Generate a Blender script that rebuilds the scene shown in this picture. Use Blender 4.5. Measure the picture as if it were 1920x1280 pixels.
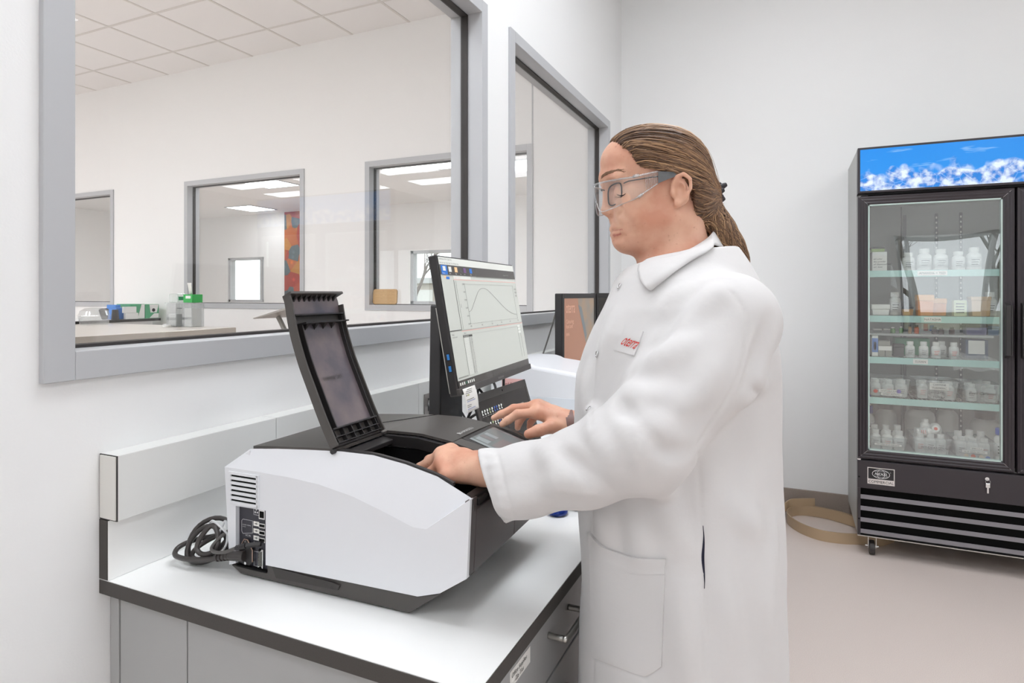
import bpy, math, random
import numpy as np
from mathutils import Vector, Matrix
for o in list(bpy.data.objects): bpy.data.objects.remove(o)
S = bpy.context.scene
COL = S.collection
random.seed(7); np.random.seed(7)
# ---------------------------------------------------------------- camera, world, exposure
cam = bpy.data.objects.new('camera', bpy.data.cameras.new('camera')); COL.objects.link(cam)
cam.location = (0, 0, 1.424); cam.rotation_euler = (math.radians(90), 0, math.radians(24.47))
cam.data.sensor_width = 36; cam.data.lens = 1147/1920*36; cam.data.shift_y = -90/1920
cam.data.clip_start = .02; cam.data.clip_end = 200
S.camera = cam
S.view_settings.view_transform = 'Standard'; S.view_settings.look = 'None'
S.view_settings.exposure = 0.0; S.view_settings.gamma = 1; S.view_settings.use_curve_mapping = False
S.cycles.use_denoising = True
S.cycles.max_bounces = 10; S.cycles.diffuse_bounces = 5; S.cycles.glossy_bounces = 4
S.cycles.transparent_max_bounces = 16; S.cycles.transmission_bounces = 8
S.cycles.sample_clamp_indirect = 6; S.cycles.caustics_reflective = False; S.cycles.caustics_refractive = False
W = bpy.data.worlds.new('overcast_sky'); S.world = W; W.use_nodes = True
_bg = W.node_tree.nodes['Background']; _bg.inputs[0].default_value = (.90, .95, 1, 1); _bg.inputs[1].default_value = 3.0
LAMP = 11.3          # radiance of every ceiling light diffuser
# ---------------------------------------------------------------- materials
def lin(c):
    if isinstance(c, str):
        c = [int(c[i:i+2], 16)/255 for i in (0, 2, 4)]
    return tuple((x/12.92 if x <= .04045 else ((x+.055)/1.055)**2.4) for x in c)
def nd(t, kind, **kw):
    n = t.nodes.new(kind)
    for k, v in kw.items(): setattr(n, k, v)
    return n
def mat(name, c, rough=.5, metal=0, spec=.5, bump=0, bscale=200, var=0, vscale=60, vc=None, emit=0, coat=0, sss=0, stretch=None):
    m = bpy.data.materials.new(name); m.use_nodes = True; t = m.node_tree; b = t.nodes['Principled BSDF']
    col = lin(c); b.inputs['Base Color'].default_value = (*col, 1)
    b.inputs['Roughness'].default_value = rough; b.inputs['Metallic'].default_value = metal
    b.inputs['Specular IOR Level'].default_value = spec; b.inputs['Coat Weight'].default_value = coat
    if sss:
        b.inputs['Subsurface Weight'].default_value = sss; b.inputs['Subsurface Radius'].default_value = (.010, .004, .002); b.inputs['Subsurface Scale'].default_value = 1
    if emit:
        b.inputs['Emission Color'].default_value = (*col, 1); b.inputs['Emission Strength'].default_value = emit
    if bump or var:
        tc = nd(t, 'ShaderNodeTexCoord'); src = tc.outputs['Object']
        if stretch:
            mp = nd(t, 'ShaderNodeMapping'); mp.inputs['Scale'].default_value = stretch; t.links.new(src, mp.inputs[0]); src = mp.outputs[0]
    if var:
        n = nd(t, 'ShaderNodeTexNoise'); n.inputs['Scale'].default_value = vscale; n.inputs['Detail'].default_value = 4
        t.links.new(src, n.inputs['Vector'])
        r = nd(t, 'ShaderNodeValToRGB'); c2 = lin(vc) if vc else tuple(x*(1-var) for x in col)
        r.color_ramp.elements[0].position = .35; r.color_ramp.elements[1].position = .65
        r.color_ramp.elements[0].color = (*c2, 1); r.color_ramp.elements[1].color = (*col, 1)
        t.links.new(n.outputs['Fac'], r.inputs[0]); t.links.new(r.outputs[0], b.inputs['Base Color'])
    if bump:
        n = nd(t, 'ShaderNodeTexNoise'); n.inputs['Scale'].default_value = bscale; n.inputs['Detail'].default_value = 3
        t.links.new(src, n.inputs['Vector'])
        p = nd(t, 'ShaderNodeBump'); p.inputs['Strength'].default_value = bump; p.inputs['Distance'].default_value = .002
        t.links.new(n.outputs['Fac'], p.inputs['Height']); t.links.new(p.outputs[0], b.inputs['Normal'])
    return m
def glassy(name, tint=(1, 1, 1), ior=1.45, rough=0, base=0.0, milky=0.0, milk=(.9, .9, .9)):
    """thin clear sheet: transparent body, Fresnel mirror, optional milky plastic share"""
    m = bpy.data.materials.new(name); m.use_nodes = True; t = m.node_tree; t.nodes.clear()
    o = nd(t, 'ShaderNodeOutputMaterial'); tr = nd(t, 'ShaderNodeBsdfTransparent'); tr.inputs[0].default_value = (*tint, 1)
    g = nd(t, 'ShaderNodeBsdfGlossy'); g.inputs['Roughness'].default_value = rough
    lw = nd(t, 'ShaderNodeLayerWeight'); lw.inputs[0].default_value = .5; r0 = ((ior-1)/(ior+1))**2
    pw = nd(t, 'ShaderNodeMath', operation='POWER'); pw.inputs[1].default_value = 5; t.links.new(lw.outputs['Facing'], pw.inputs[0])
    f = nd(t, 'ShaderNodeMath', operation='MULTIPLY_ADD'); f.inputs[1].default_value = 1-r0; f.inputs[2].default_value = r0; t.links.new(pw.outputs[0], f.inputs[0])
    x = nd(t, 'ShaderNodeMixShader'); body = tr.outputs[0]
    if milky:
        d = nd(t, 'ShaderNodeBsdfDiffuse'); d.inputs[0].default_value = (*milk, 1)
        y = nd(t, 'ShaderNodeMixShader'); y.inputs[0].default_value = milky
        t.links.new(tr.outputs[0], y.inputs[1]); t.links.new(d.outputs[0], y.inputs[2]); body = y.outputs[0]
    fac = f.outputs[0]
    if base:
        a = nd(t, 'ShaderNodeMath', operation='ADD'); a.inputs[1].default_value = base; t.links.new(fac, a.inputs[0]); fac = a.outputs[0]
    t.links.new(fac, x.inputs[0]); t.links.new(body, x.inputs[1]); t.links.new(g.outputs[0], x.inputs[2]); t.links.new(x.outputs[0], o.inputs[0])
    return m
M = {}
M['wall'] = mat('wall_paint', 'EDEDEC', .55, bump=.12, bscale=260, spec=.3)
M['wall_far'] = mat('wall_paint_warm', 'F0EFED', .55, spec=.3)
M['tile'] = mat('ceiling_tile', 'F2EFED', .8, bump=.3, bscale=400)
M['grid'] = mat('ceiling_grid', 'DDD8D3', .6)
M['floor'] = mat('floor_resin', 'E4D6CE', .34, var=.18, vscale=420, bump=.05, bscale=300, spec=.45)
M['base'] = mat('cove_base', '9F9187', .5, var=.18, vscale=300)
M['frame'] = mat('window_frame_paint', 'B9BABC', .38, spec=.5)
M['gasket'] = mat('black_gasket', '35312F', .6)
M['glass'] = glassy('window_glass', (.975, .98, .975), 1.5)
M['lamp'] = mat('light_diffuser', 'F4F9FF', .5, emit=LAMP)
M['lamp_far'] = mat('light_diffuser_far', 'F4F8FF', .5, emit=LAMP*.9)
M['white'] = mat('white_laminate', 'F1F1EF', .38)
M['edge'] = mat('dark_edge', '47423E', .5, var=.3, vscale=900)
M['ledge'] = mat('ledge_plastic', 'DEDEDB', .45)
M['cap'] = mat('ledge_cap', 'DCDAD4', .5)
M['cab'] = mat('cabinet_laminate', 'A9A9A8', .42)
M['cabin'] = mat('cabinet_gap', '3A3938', .7)
M['steel'] = mat('brushed_steel', 'C4C2BC', .28, metal=1, bump=.05, bscale=500, stretch=(1, 30, 1))
M['chrome'] = mat('chrome', 'D8D8D8', .12, metal=1)
M['paper'] = mat('paper', 'EFEDE8', .7)
M['ink'] = mat('ink', '26231F', .7)
M['blk'] = mat('black_plastic', '2A2727', .42)
M['blk2'] = mat('black_rubber', '2C2827', .36, spec=.6)
M['dk'] = mat('charcoal_plastic', '4A4643', .45, bump=.06, bscale=700)
M['matte'] = mat('matte_black', '0B0A0A', .8, spec=.2)
M['iw'] = mat('instrument_white', 'E1E2E5', .36)
M['iw2'] = mat('instrument_pale', 'D5D9DE', .4)
M['purple'] = mat('plum_black_plastic', '47403F', .38, bump=.05, bscale=700)
M['fr'] = mat('fridge_black', '332D31', .34, var=.15, vscale=900)
M['frs'] = mat('fridge_side', 'B4B4B2', .4)
M['clear'] = glassy('clear_plastic', (.97, .98, .98), 1.4, .05)
# ---------------------------------------------------------------- mesh builder
class MB:
    def __init__(s): s.v = []; s.f = []; s.m = []
    def add(s, vs, fs, m=0):
        n = len(s.v); s.v += [tuple(map(float, p)) for p in vs]; s.f += [tuple(i+n for i in f) for f in fs]; s.m += [m]*len(fs); return s
    def box(s, x0, x1, y0, y1, z0, z1, m=0):
        x0, x1 = sorted((x0, x1)); y0, y1 = sorted((y0, y1)); z0, z1 = sorted((z0, z1))
        return s.add([(x0,y0,z0),(x1,y0,z0),(x1,y1,z0),(x0,y1,z0),(x0,y0,z1),(x1,y0,z1),(x1,y1,z1),(x0,y1,z1)],
                     [(0,3,2,1),(4,5,6,7),(0,1,5,4),(1,2,6,5),(2,3,7,6),(3,0,4,7)], m)
    def hexa(s, p, m=0):   # p: 4 bottom (ccw from above), 4 top
        return s.add(p, [(0,3,2,1),(4,5,6,7),(0,1,5,4),(1,2,6,5),(2,3,7,6),(3,0,4,7)], m)
    def prism(s, poly, a, b, axis='y', m=0):
        n = len(poly)
        ar = sum(poly[i][0]*poly[(i+1)%n][1]-poly[(i+1)%n][0]*poly[i][1] for i in range(n))
        if ar < 0: poly = poly[::-1]
        mk = {'y': lambda p, t: (p[0], t, p[1]), 'z': lambda p, t: (p[0], p[1], t), 'x': lambda p, t: (t, p[0], p[1])}[axis]
        vs = [mk(p, a) for p in poly]+[mk(p, b) for p in poly]
        fs = [tuple(range(n))[::-1], tuple(range(n, 2*n))]+[(i, (i+1)%n, n+(i+1)%n, n+i) for i in range(n)]
        flip = (b < a) != (axis == 'y')
        if flip: fs = [f[::-1] for f in fs]
        return s.add(vs, fs, m)
    def tube(s, pts, r, n=8, closed=False, caps=True, m=0, flat=1.0):
        P = np.array(pts, float); k = len(P); rs = np.broadcast_to(np.array(r, float), (k,))
        if closed: T = np.roll(P, -1, 0)-np.roll(P, 1, 0)
        else: T = np.gradient(P, axis=0)
        T /= np.linalg.norm(T, axis=1, keepdims=True)+1e-12
        u = np.cross(T[0], (0, 0, 1.));
        if np.linalg.norm(u) < .1: u = np.cross(T[0], (0, 1., 0))
        u /= np.linalg.norm(u); vs = []
        for i in range(k):
            u = u-T[i]*(u@T[i]); u /= np.linalg.norm(u)+1e-12; w = np.cross(T[i], u)
            for j in range(n):
                a = 2*math.pi*j/n; vs.append(P[i]+(u*math.cos(a)*flat+w*math.sin(a))*rs[i])
        fs = []
        for i in range(k if closed else k-1):
            for j in range(n):
                a = i*n+j; b = i*n+(j+1)%n; c = ((i+1)%k)*n+(j+1)%n; d = ((i+1)%k)*n+j; fs.append((a, b, c, d))
        if caps and not closed: fs += [tuple(range(n))[::-1], tuple(range((k-1)*n, k*n))]
        return s.add(vs, fs, m)
    def cyl(s, p0, p1, r0, r1=None, n=20, m=0): return s.tube([p0, p1], [r0, r0 if r1 is None else r1], n, m=m)
    def lathe(s, prof, n=20, o=(0, 0, 0), m=0, sx=1, sy=1):
        vs = []
        for r, z in prof:
            for j in range(n):
                a = 2*math.pi*j/n; vs.append((o[0]+r*math.cos(a)*sx, o[1]+r*math.sin(a)*sy, o[2]+z))
        k = len(prof)
        fs = [(i*n+j, i*n+(j+1)%n, (i+1)*n+(j+1)%n, (i+1)*n+j) for i in range(k-1) for j in range(n)]
        if prof[0][0] > 1e-6: fs.append(tuple(range(n))[::-1])
        if prof[-1][0] > 1e-6: fs.append(tuple(range((k-1)*n, k*n)))
        return s.add(vs, fs, m)
    def quad(s, a, b, c, d, m=0): return s.add([a, b, c, d], [(0, 1, 2, 3)], m)
    def slab(s, o, ex, ey, en, w, h, t, m=0):   # box on a tilted plane: from o along ex*w, ey*h, rising en*t
        o, ex, ey, en = map(np.array, (o, ex, ey, en)); a = o+en*t
        return s.hexa([o, o+ex*w, o+ex*w+ey*h, o+ey*h, a, a+ex*w, a+ex*w+ey*h, a+ey*h], m)
    def grid(s, P, m=0, closed=False):   # P [i][j] points
        k = len(P); n = len(P[0]); vs = [p for r in P for p in r]
        fs = [(i*n+j, i*n+(j+1)%n, (i+1)*n+(j+1)%n, (i+1)*n+j) for i in range(k-1) for j in range(n if closed else n-1)]
        return s.add(vs, fs, m)
    def text(s, body, o, ex, ey, size, align='LEFT', m=0, off=.0003, shear=0, space=1, sx=1):
        vs, fs = text_mesh(body, align, shear, space); o, ex, ey = map(lambda q: np.array(q, float), (o, ex, ey))
        en = np.cross(ex, ey); en /= np.linalg.norm(en)
        return s.add([o+ex*p[0]*size*sx+ey*p[1]*size+en*off for p in vs], fs, m)
    def build(s, name, mats, parent=None, smooth=False, bevel=0, seg=2, loc=None, ang=35):
        me = bpy.data.meshes.new(name); me.from_pydata(s.v, [], s.f)
        for x in (mats if isinstance(mats, (list, tuple)) else [mats]): me.materials.append(M[x] if isinstance(x, str) else x)
        if any(s.m): me.polygons.foreach_set('material_index', s.m)
        me.update(); o = bpy.data.objects.new(name, me); COL.objects.link(o)
        if smooth:
            me.polygons.foreach_set('use_smooth', [True]*len(me.polygons))
            if smooth != 'all': me.set_sharp_from_angle(angle=math.radians(ang))
        if bevel:
            b = o.modifiers.new('edge', 'BEVEL'); b.width = bevel; b.segments = seg; b.limit_method = 'ANGLE'; b.angle_limit = math.radians(30)
        if parent: o.parent = parent
        if loc is not None: o.location = loc
        return o
_tx = {}
def text_mesh(body, align='LEFT', shear=0, space=1):
    k = (body, align, shear, space)
    if k not in _tx:
        c = bpy.data.curves.new('t', 'FONT'); c.body = body; c.align_x = align; c.shear = shear; c.space_character = space; c.resolution_u = 2
        o = bpy.data.objects.new('t', c); COL.objects.link(o); me = bpy.data.meshes.new_from_object(o)
        _tx[k] = ([tuple(v.co) for v in me.vertices], [tuple(p.vertices) for p in me.polygons])
        bpy.data.objects.remove(o); bpy.data.curves.remove(c); bpy.data.meshes.remove(me)
    return _tx[k]
def tag(o, label=None, cat=None, group=None, kind=None):
    if label: o['label'] = label
    if cat: o['category'] = cat
    if group: o['group'] = group
    if kind: o['kind'] = kind
    return o
def thing(name, label, cat, loc=(0, 0, 0), rz=0, group=None, kind=None):
    o = bpy.data.objects.new(name, None); COL.objects.link(o); o.empty_display_size = .05
    o.location = loc; o.rotation_euler = (0, 0, rz); return tag(o, label, cat, group, kind)
def struct(name, mb, mats, **kw): return tag(mb.build(name, mats, **kw), kind='structure')
def dup(root, loc=None, rz=None, label=None, parent=None):
    r = root.copy(); COL.objects.link(r)
    if loc is not None: r.location = loc
    if rz is not None: r.rotation_euler = (0, 0, rz)
    if label: r['label'] = label
    if parent: r.parent = parent
    for c in list(root.children): dup(c, parent=r)
    return r
def spline(pts, n=8, closed=False):
    P = np.array(pts, float); k = len(P); out = []
    for i in range(k if closed else k-1):
        if closed: a, b, c, d = P[(i-1)%k], P[i], P[(i+1)%k], P[(i+2)%k]
        else: a, b, c, d = P[max(i-1, 0)], P[i], P[i+1], P[min(i+2, k-1)]
        for j in range(n):
            t = j/n; out.append(.5*((2*b)+(c-a)*t+(2*a-5*b+4*c-d)*t*t+(3*b-a-3*c+d)*t**3))
    if not closed: out.append(P[-1])
    return np.array(out)
# ---------------------------------------------------------------- the rooms
CT = 3.82; WX = -1.126; BY = 4.41; CZ = 3.75; FY = -3.0; RX = 4.6; LX = -12.0; Z0, Z1 = 1.275, 2.592
def wall_x(name, x0, x1, ya, yb, holes, m):     # wall along y with openings
    b = MB(); y = ya
    for h0, h1, a, c in holes:
        b.box(x0, x1, y, h0, 0, CT); b.box(x0, x1, h0, h1, 0, a); b.box(x0, x1, h0, h1, c, CT); y = h1
    b.box(x0, x1, y, yb, 0, CT); return struct(name, b, m)
def wall_y(name, y0, y1, xa, xb, holes, m, top=None):
    b = MB(); x = xa; T = top or CT
    for h0, h1, a, c in holes:
        b.box(x, h0, y0, y1, 0, T); b.box(h0, h1, y0, y1, 0, a); b.box(h0, h1, y0, y1, c, T); x = h1
    b.box(x, xb, y0, y1, 0, T); return struct(name, b, m)
W1 = (.594, 2.213); W2 = (2.435, 4.061)
wall_x('wall_left', WX-.12, WX, FY, BY, [(W1[0]+.005, W1[1]-.005, Z0+.005, Z1-.005), (W2[0]+.005, W2[1]-.005, Z0+.005, Z1-.005)], 'wall')
FW = [(-8.55, -6.928), (-5.768, -4.141), (-3.438, -1.826)]
wall_y('wall_back', BY, BY+.12, LX, RX, [(a+.005, c-.005, Z0+.005, Z1-.005) for a, c in FW], 'wall_far')
bb = MB(); bb.box(WX, RX, BY-.006, BY, 0, CZ+.012); struct('wall_back_lining', bb, 'wall')
wall_y('wall_front', FY-.2, FY, LX, RX, [(-9.5, -7.5, .95, 2.5), (-4.6, -2.2, .95, 2.5), (1.32, 3.9, .85, 2.34)], 'wall')
wall_x('wall_right', RX, RX+.12, FY, BY, [], 'wall')
wall_x('wall_left_outer', LX-.12, LX, FY, 9.0, [], 'wall_far')
wall_y('wall_back_outer', 9.0, 9.2, LX, RX, [(-10.5, -9.5, 1.25, 2.15), (-6.05, -4.5, 1.24, 2.17)], 'wall_far', 3.1)
wall_x('wall_right_outer', RX, RX+.12, BY+.12, 9.0, [], 'wall_far')
struct('floor', MB().box(LX, RX, FY-.2, 9.2, -.1, 0), 'floor')
struct('ceiling_corridor', MB().box(LX, RX, BY+.12, 9.2, 3.0, 3.1), 'wall_far')
struct('baseboard_back', MB().prism([(BY-.006, .15), (BY-.016, .148), (BY-.018, .03), (BY-.045, 0), (BY-.006, 0)], WX, .95, 'x').prism([(BY-.006, .15), (BY-.016, .148), (BY-.018, .03), (BY-.045, 0), (BY-.006, 0)], .95, RX, 'x'), 'base', smooth=True)
struct('trim_1', MB().box(-1.836, -1.826, BY-.004, BY, Z1, CZ), 'frame')
# ceiling: lay-in tiles on a grid, each tile a piece where the window shows it
ce = struct('ceiling', MB().box(LX, RX, FY, BY, CZ+.012, CZ+.06), 'tile')
b = MB(); T = .61; xs = [-4.805-T*k for k in range(-4, 9)]; ys = [3.40+T*k for k in range(-4, 2)]; cut = BY-ys[-1]
for x in xs: b.box(x-.012, x+.012, .9, BY, CZ-.002, CZ+.012)
for y in ys: b.box(-10.0, -2.3, y-.012, y+.012, CZ-.001, CZ+.0125)
b.build('ceiling_grid', 'grid', ce)
tc_ = MB().box(-T/2+.013, T/2-.013, 0, cut-.014, 0, .014)
tm = MB().box(-T/2+.013, T/2-.013, -T/2+.013, T/2-.013, 0, .014)
t0 = None
for i, x in enumerate(xs[:-1]):
    for j, y in enumerate(ys[:-1]):
        loc = (x-T/2, y+T/2, CZ+.001)
        if t0 is None: t0 = tm.build('tile', 'tile', ce, loc=loc)
        else:
            c = t0.copy(); c.location = loc; c.parent = ce; COL.objects.link(c)
c0_ = None
for x in xs[:-1]:
    loc = (x-T/2, ys[-1]+.013, CZ+.001)
    if c0_ is None: c0_ = tc_.build('tile', 'tile', ce, loc=loc)
    else:
        c = c0_.copy(); c.location = loc; c.parent = ce; COL.objects.link(c)
b = MB()                                           # plain field of the ceiling that the photo does not show
b.box(-2.36, RX, FY, BY, CZ, CZ+.012); b.box(LX, -2.36, FY, .96, CZ, CZ+.012); b.build('ceiling_field', 'tile', ce)
tag(ce.children[-1], kind='stuff')
# ceiling lights
def light(x, y, z, lx, ly, label):
    t = thing('ceiling_light', label, 'light', (x, y, z), 0, None)
    MB().box(-lx/2, lx/2, -ly/2, ly/2, -.008, 0).build('diffuser', 'lamp' if x > WX else 'lamp_far', t)
    f = MB(); f.box(-lx/2-.02, lx/2+.02, -ly/2-.02, -ly/2, -.012, 0); f.box(-lx/2-.02, lx/2+.02, ly/2, ly/2+.02, -.012, 0)
    f.box(-lx/2-.02, -lx/2, -ly/2, ly/2, -.012, 0); f.box(lx/2, lx/2+.02, -ly/2, ly/2, -.012, 0); f.build('trim_ring', 'frame', t)
    return t
G = 'ceiling panel lights of the laboratory'
for x, y in ((-.35, -1.7), (-.35, 1.0), (2.3, -1.7), (2.3, .8), (.05, 2.35), (3.4, 2.6)):  # the two panels farthest back are added to brighten the back wall
        light(x, y, CZ, .6, 1.2, 'laboratory ceiling panel light %s, %s' % ('along the window wall' if x < .5 else 'over the middle of the room' if x < 3 else 'toward the fridge side', 'behind the photographer' if y < 0 else 'above the counter' if y < 1.5 and x < 1 else 'above the open floor' if y < 1.5 else 'added unseen to brighten the back wall'))['group'] = G
for x in (-2.4, -4.4, -6.6, -8.6, -10.6):  # unseen panels, their number raised to brighten the glazed room
    for y in (-1.9, -.7, .45): light(x, y, CZ, 1.2, .6, 'unseen ceiling panel light added to the glazed room, %s from the glass, %s row' % ({-2.4: 'first', -4.4: 'second', -6.6: 'third', -8.6: 'fourth', -10.6: 'fifth'}[x], {-1.9: 'first', -.7: 'second', .45: 'third'}[y]))['group'] = 'unseen panel lights added to the glazed room'
for x in (-10, -8, -6, -4, -2): light(x, 5.05, 3.0, 1.2, .6, 'added unseen fill light at the corridor ceiling close behind the far wall, %s from the left end' % {-10: 'first', -8: 'second', -6: 'third', -4: 'fourth', -2: 'fifth'}[x])['group'] = 'added corridor fill lights'  # extra row hidden above the far windows, added to brighten the corridor
light(-6.78, 6.5, 3.0, .6, .6, 'square ceiling light higher in the middle far window')
light(-9.08, 8.3, 3.0, .6, .6, 'square ceiling light lower in the middle far window')
light(-4.1, 6.35, 3.0, 1.2, .6, 'ceiling light seen at the top of the far window with bamboo board')
light(-3.0, 6.9, 3.0, 1.2, .6, 'ceiling light seen through the narrow glimpse of right far window')
# windows
def window(name, axis, c0, c1, face, back, par=None):
    """frame wraps the wall: c0..c1 along the wall, face/back positions across it"""
    e = thing(name, None, None, kind='structure'); sg = 1 if face > back else -1
    fw = .05; mid = face-sg*.065
    P = (lambda a, b_, z0, z1, d0, d1, mb, m=0: mb.box(d0, d1, a, b_, z0, z1, m)) if axis == 'x' else (lambda a, b_, z0, z1, d0, d1, mb, m=0: mb.box(a, b_, d0, d1, z0, z1, m))
    f = MB()
    for a, b_, z0, z1 in ((c0, c0+fw, Z0, Z1), (c1-fw, c1, Z0, Z1), (c0+fw, c1-fw, Z0, Z0+fw), (c0+fw, c1-fw, Z1-fw, Z1)): P(a, b_, z0, z1, face, back, f)
    f.build('frame', 'frame', e, bevel=.0015)
    g = MB(); i0 = c0+fw; i1 = c1-fw; j0 = Z0+fw; j1 = Z1-fw; q = .006; d0 = mid; d1 = mid-sg*.03
    for a, b_, z0, z1 in ((i0, i0+q, j0, j1), (i1-q, i1, j0, j1), (i0, i1, j0, j0+q), (i0, i1, j1-q, j1)): P(a, b_, z0, z1, d0, d1, g)
    g.build('gasket', 'gasket', e)
    p = MB(); P(i0+q, i1-q, j0+q, j1-q, mid-sg*.012, mid-sg*.018, p); p.build('pane', 'glass', e)
    return e
window('window_1', 'x', W1[0], W1[1], WX+.012, WX-.132)
window('window_2', 'x', W2[0], W2[1], WX+.012, WX-.132)
for i, (a, c) in enumerate(FW): window('window_%d' % (i+3), 'y', a, c, BY-.012, BY+.132)
def plain_window(name, x0, x1, y0, y1, z0, z1, mull):
    e = thing(name, None, None, kind='structure'); f = MB(); w = .05
    f.box(x0, x0+w, y0, y1, z0, z1); f.box(x1-w, x1, y0, y1, z0, z1); f.box(x0, x1, y0, y1, z0, z0+w); f.box(x0, x1, y0, y1, z1-w, z1)
    for q in mull: f.box(q-.03, q+.03, y0+.02, y1-.02, z0, z1)
    f.build('frame', 'frame', e); ym = (y0+y1)/2
    MB().box(x0+w, x1-w, ym-.004, ym+.004, z0+w, z1-w).build('pane', 'glass', e)
plain_window('window_6', -10.5, -9.5, 9.02, 9.14, 1.25, 2.15, [-9.62])
plain_window('window_7', -6.05, -4.5, 9.02, 9.14, 1.24, 2.17, [-5.2])
plain_window('window_8', 1.32, 3.9, -3.16, -3.04, .85, 2.34, [1.5, 2.75])
plain_window('window_9', -4.6, -2.2, -3.16, -3.04, .95, 2.5, [-3.4])
plain_window('window_10', -9.5, -7.5, -3.16, -3.04, .95, 2.5, [-8.5])
# outdoors: lawn, bare trees, a low building and a red loader that the fridge door mirrors
struct('ground_outside', MB().box(-40, 40, -60, 60, -.6, -.11), mat('winter_lawn', '8D8A72', .9, var=.3, vscale=3))
bark = mat('bark', '6B5F57', .9)
def tree(x, y, h, label, sd):
    rr = random.Random(sd); t = thing('bare_tree', label, 'tree', (x, y, -.11)); tk = MB(); br = MB()
    def grow(p, d, l, r, k, mb):
        n = 4; pts = [p]
        for i in range(n):
            d = (d+Vector((rr.uniform(-1, 1), rr.uniform(-1, 1), rr.uniform(-.4, .7)))*.18).normalized(); p = p+d*l/n; pts.append(p)
        mb.tube(pts, np.linspace(r, r*.6, n+1), 5 if k > 1 else 3, caps=False)
        if k > 0:
            for i in range(4 if k > 1 else 5):
                q = pts[rr.randint(2, n)]; a = rr.uniform(0, 6.28); v = (d+Vector((math.cos(a), math.sin(a), rr.uniform(-.1, .6)))*rr.uniform(.6, 1.1)).normalized()
                grow(q, v, l*rr.uniform(.55, .8), r*.5, k-1, br)
    grow(Vector((0, 0, 0)), Vector((0, 0, 1)), h*.36, h*.022, 4, tk)
    tk.build('trunk', bark, t); br.build('branches', bark, t)
tree(2.9, -11.5, 8.0, 'bare tree mirrored in the fridge door, middle one', 3)
tree(5.6, -13.5, 8.5, 'bare tree mirrored at the right edge of the fridge door', 5)
tree(1.2, -15.5, 8.0, 'bare tree mirrored left in the fridge door', 8)
tree(-7.2, 15.0, 7.0, 'bare tree outside the far window with the bamboo board', 11)
tree(-13.5, 20.5, 7.0, 'bare tree farther left outside the distant office window', 12)
ld = thing('loader', 'red machine bucket mirrored at the right of the fridge door', 'machine', (6.0, -11.5, -.11))
redm = mat('red_paint', 'C8402A', .5)
MB().prism([(0, 1.9), (.1, 1.6), (1.5, 1.6), (1.5, 2.05), (1.4, 2.05), (1.35, 1.8), (.15, 1.8), (.05, 2.3)], -.4, .4, 'y').build('bucket', redm, ld)
MB().tube([(.2, 0, 1.7), (1.0, .2, 1.2), (2.2, .2, .8)], .12, 8).build('boom', redm, ld)
MB().box(1.8, 3.2, -.5, .7, .5, 1.5).box(2.2, 3.0, -.4, .6, 1.5, 2.2).build('cab', redm, ld, bevel=.05)
whb = MB()
for q in (1.9, 3.0):
    for r in (-.6, .7): MB().cyl((q, r, .4), (q, r+.2, .4), .4, n=18).build('wheel', 'blk2', ld)
bd = thing('low_building', 'pale low building outside the distant office window', 'building', (-14, 24, -.11))
MB().box(-4, 6, 0, 5, 0, 2.0).build('wall', mat('stucco', 'B5ADA4', .8), bd); MB().box(-4.2, 6.2, -.2, 5.2, 2.0, 2.25).build('roof', 'frame', bd)
wm = MB().box(-.5, .5, -.03, 0, -.5, .5); w0 = None
for q in range(6):
    loc = (-3+q*1.6, 0, 1.2)
    if w0 is None: w0 = wm.build('window', mat('dim_glass', 'D8D8D6', .2), bd, loc=loc)
    else:
        c = w0.copy(); c.location = loc; c.parent = bd; COL.objects.link(c)
# ---------------------------------------------------------------- bench
BX = -.363; BYN = .690; CTZ = .914
t = thing('countertop', 'long white laboratory countertop with dark edge under the spectrophotometer', 'countertop', (WX, BYN, CTZ))
L_ = BY-BYN-.006; D_ = BX-WX
MB().box(0, D_, 0, L_, -.026, -.0012).build('slab', 'edge', t, bevel=.001)
MB().box(.0005, D_-.0012, .0012, L_, -.0012, 0).build('surface', 'white', t)
t = thing('backsplash', 'low white backsplash strip with dark end standing on the countertop', 'backsplash', (WX, BYN, CTZ))
MB().box(0, .0235, 0, L_, .0005, .107).build('core', 'edge', t, bevel=.001)
MB().box(.0235, .025, .001, L_, .0005, .106).build('facing', 'white', t)
t = thing('wall_raceway', 'pale boxed ledge running along the wall above the backsplash', 'ledge', (WX, BYN, 1.022))
js = [0, .368, .961, 1.554, 2.147, 2.74, 3.33, L_]
for a, c in zip(js[:-1], js[1:]): MB().box(.0005, .048, a+.0007+(.002 if a == 0 else 0), c-.0007, 0, .116).build('cover_panel', 'ledge', t, bevel=.0012)
MB().box(.003, .0455, -.0006, .0024, .002, .114).build('end_cap', 'cap', t, bevel=.0008)
MB().box(.0, .0478, .0015, .0035, .0, .1155).build('end_joint', 'gasket', t)
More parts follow.
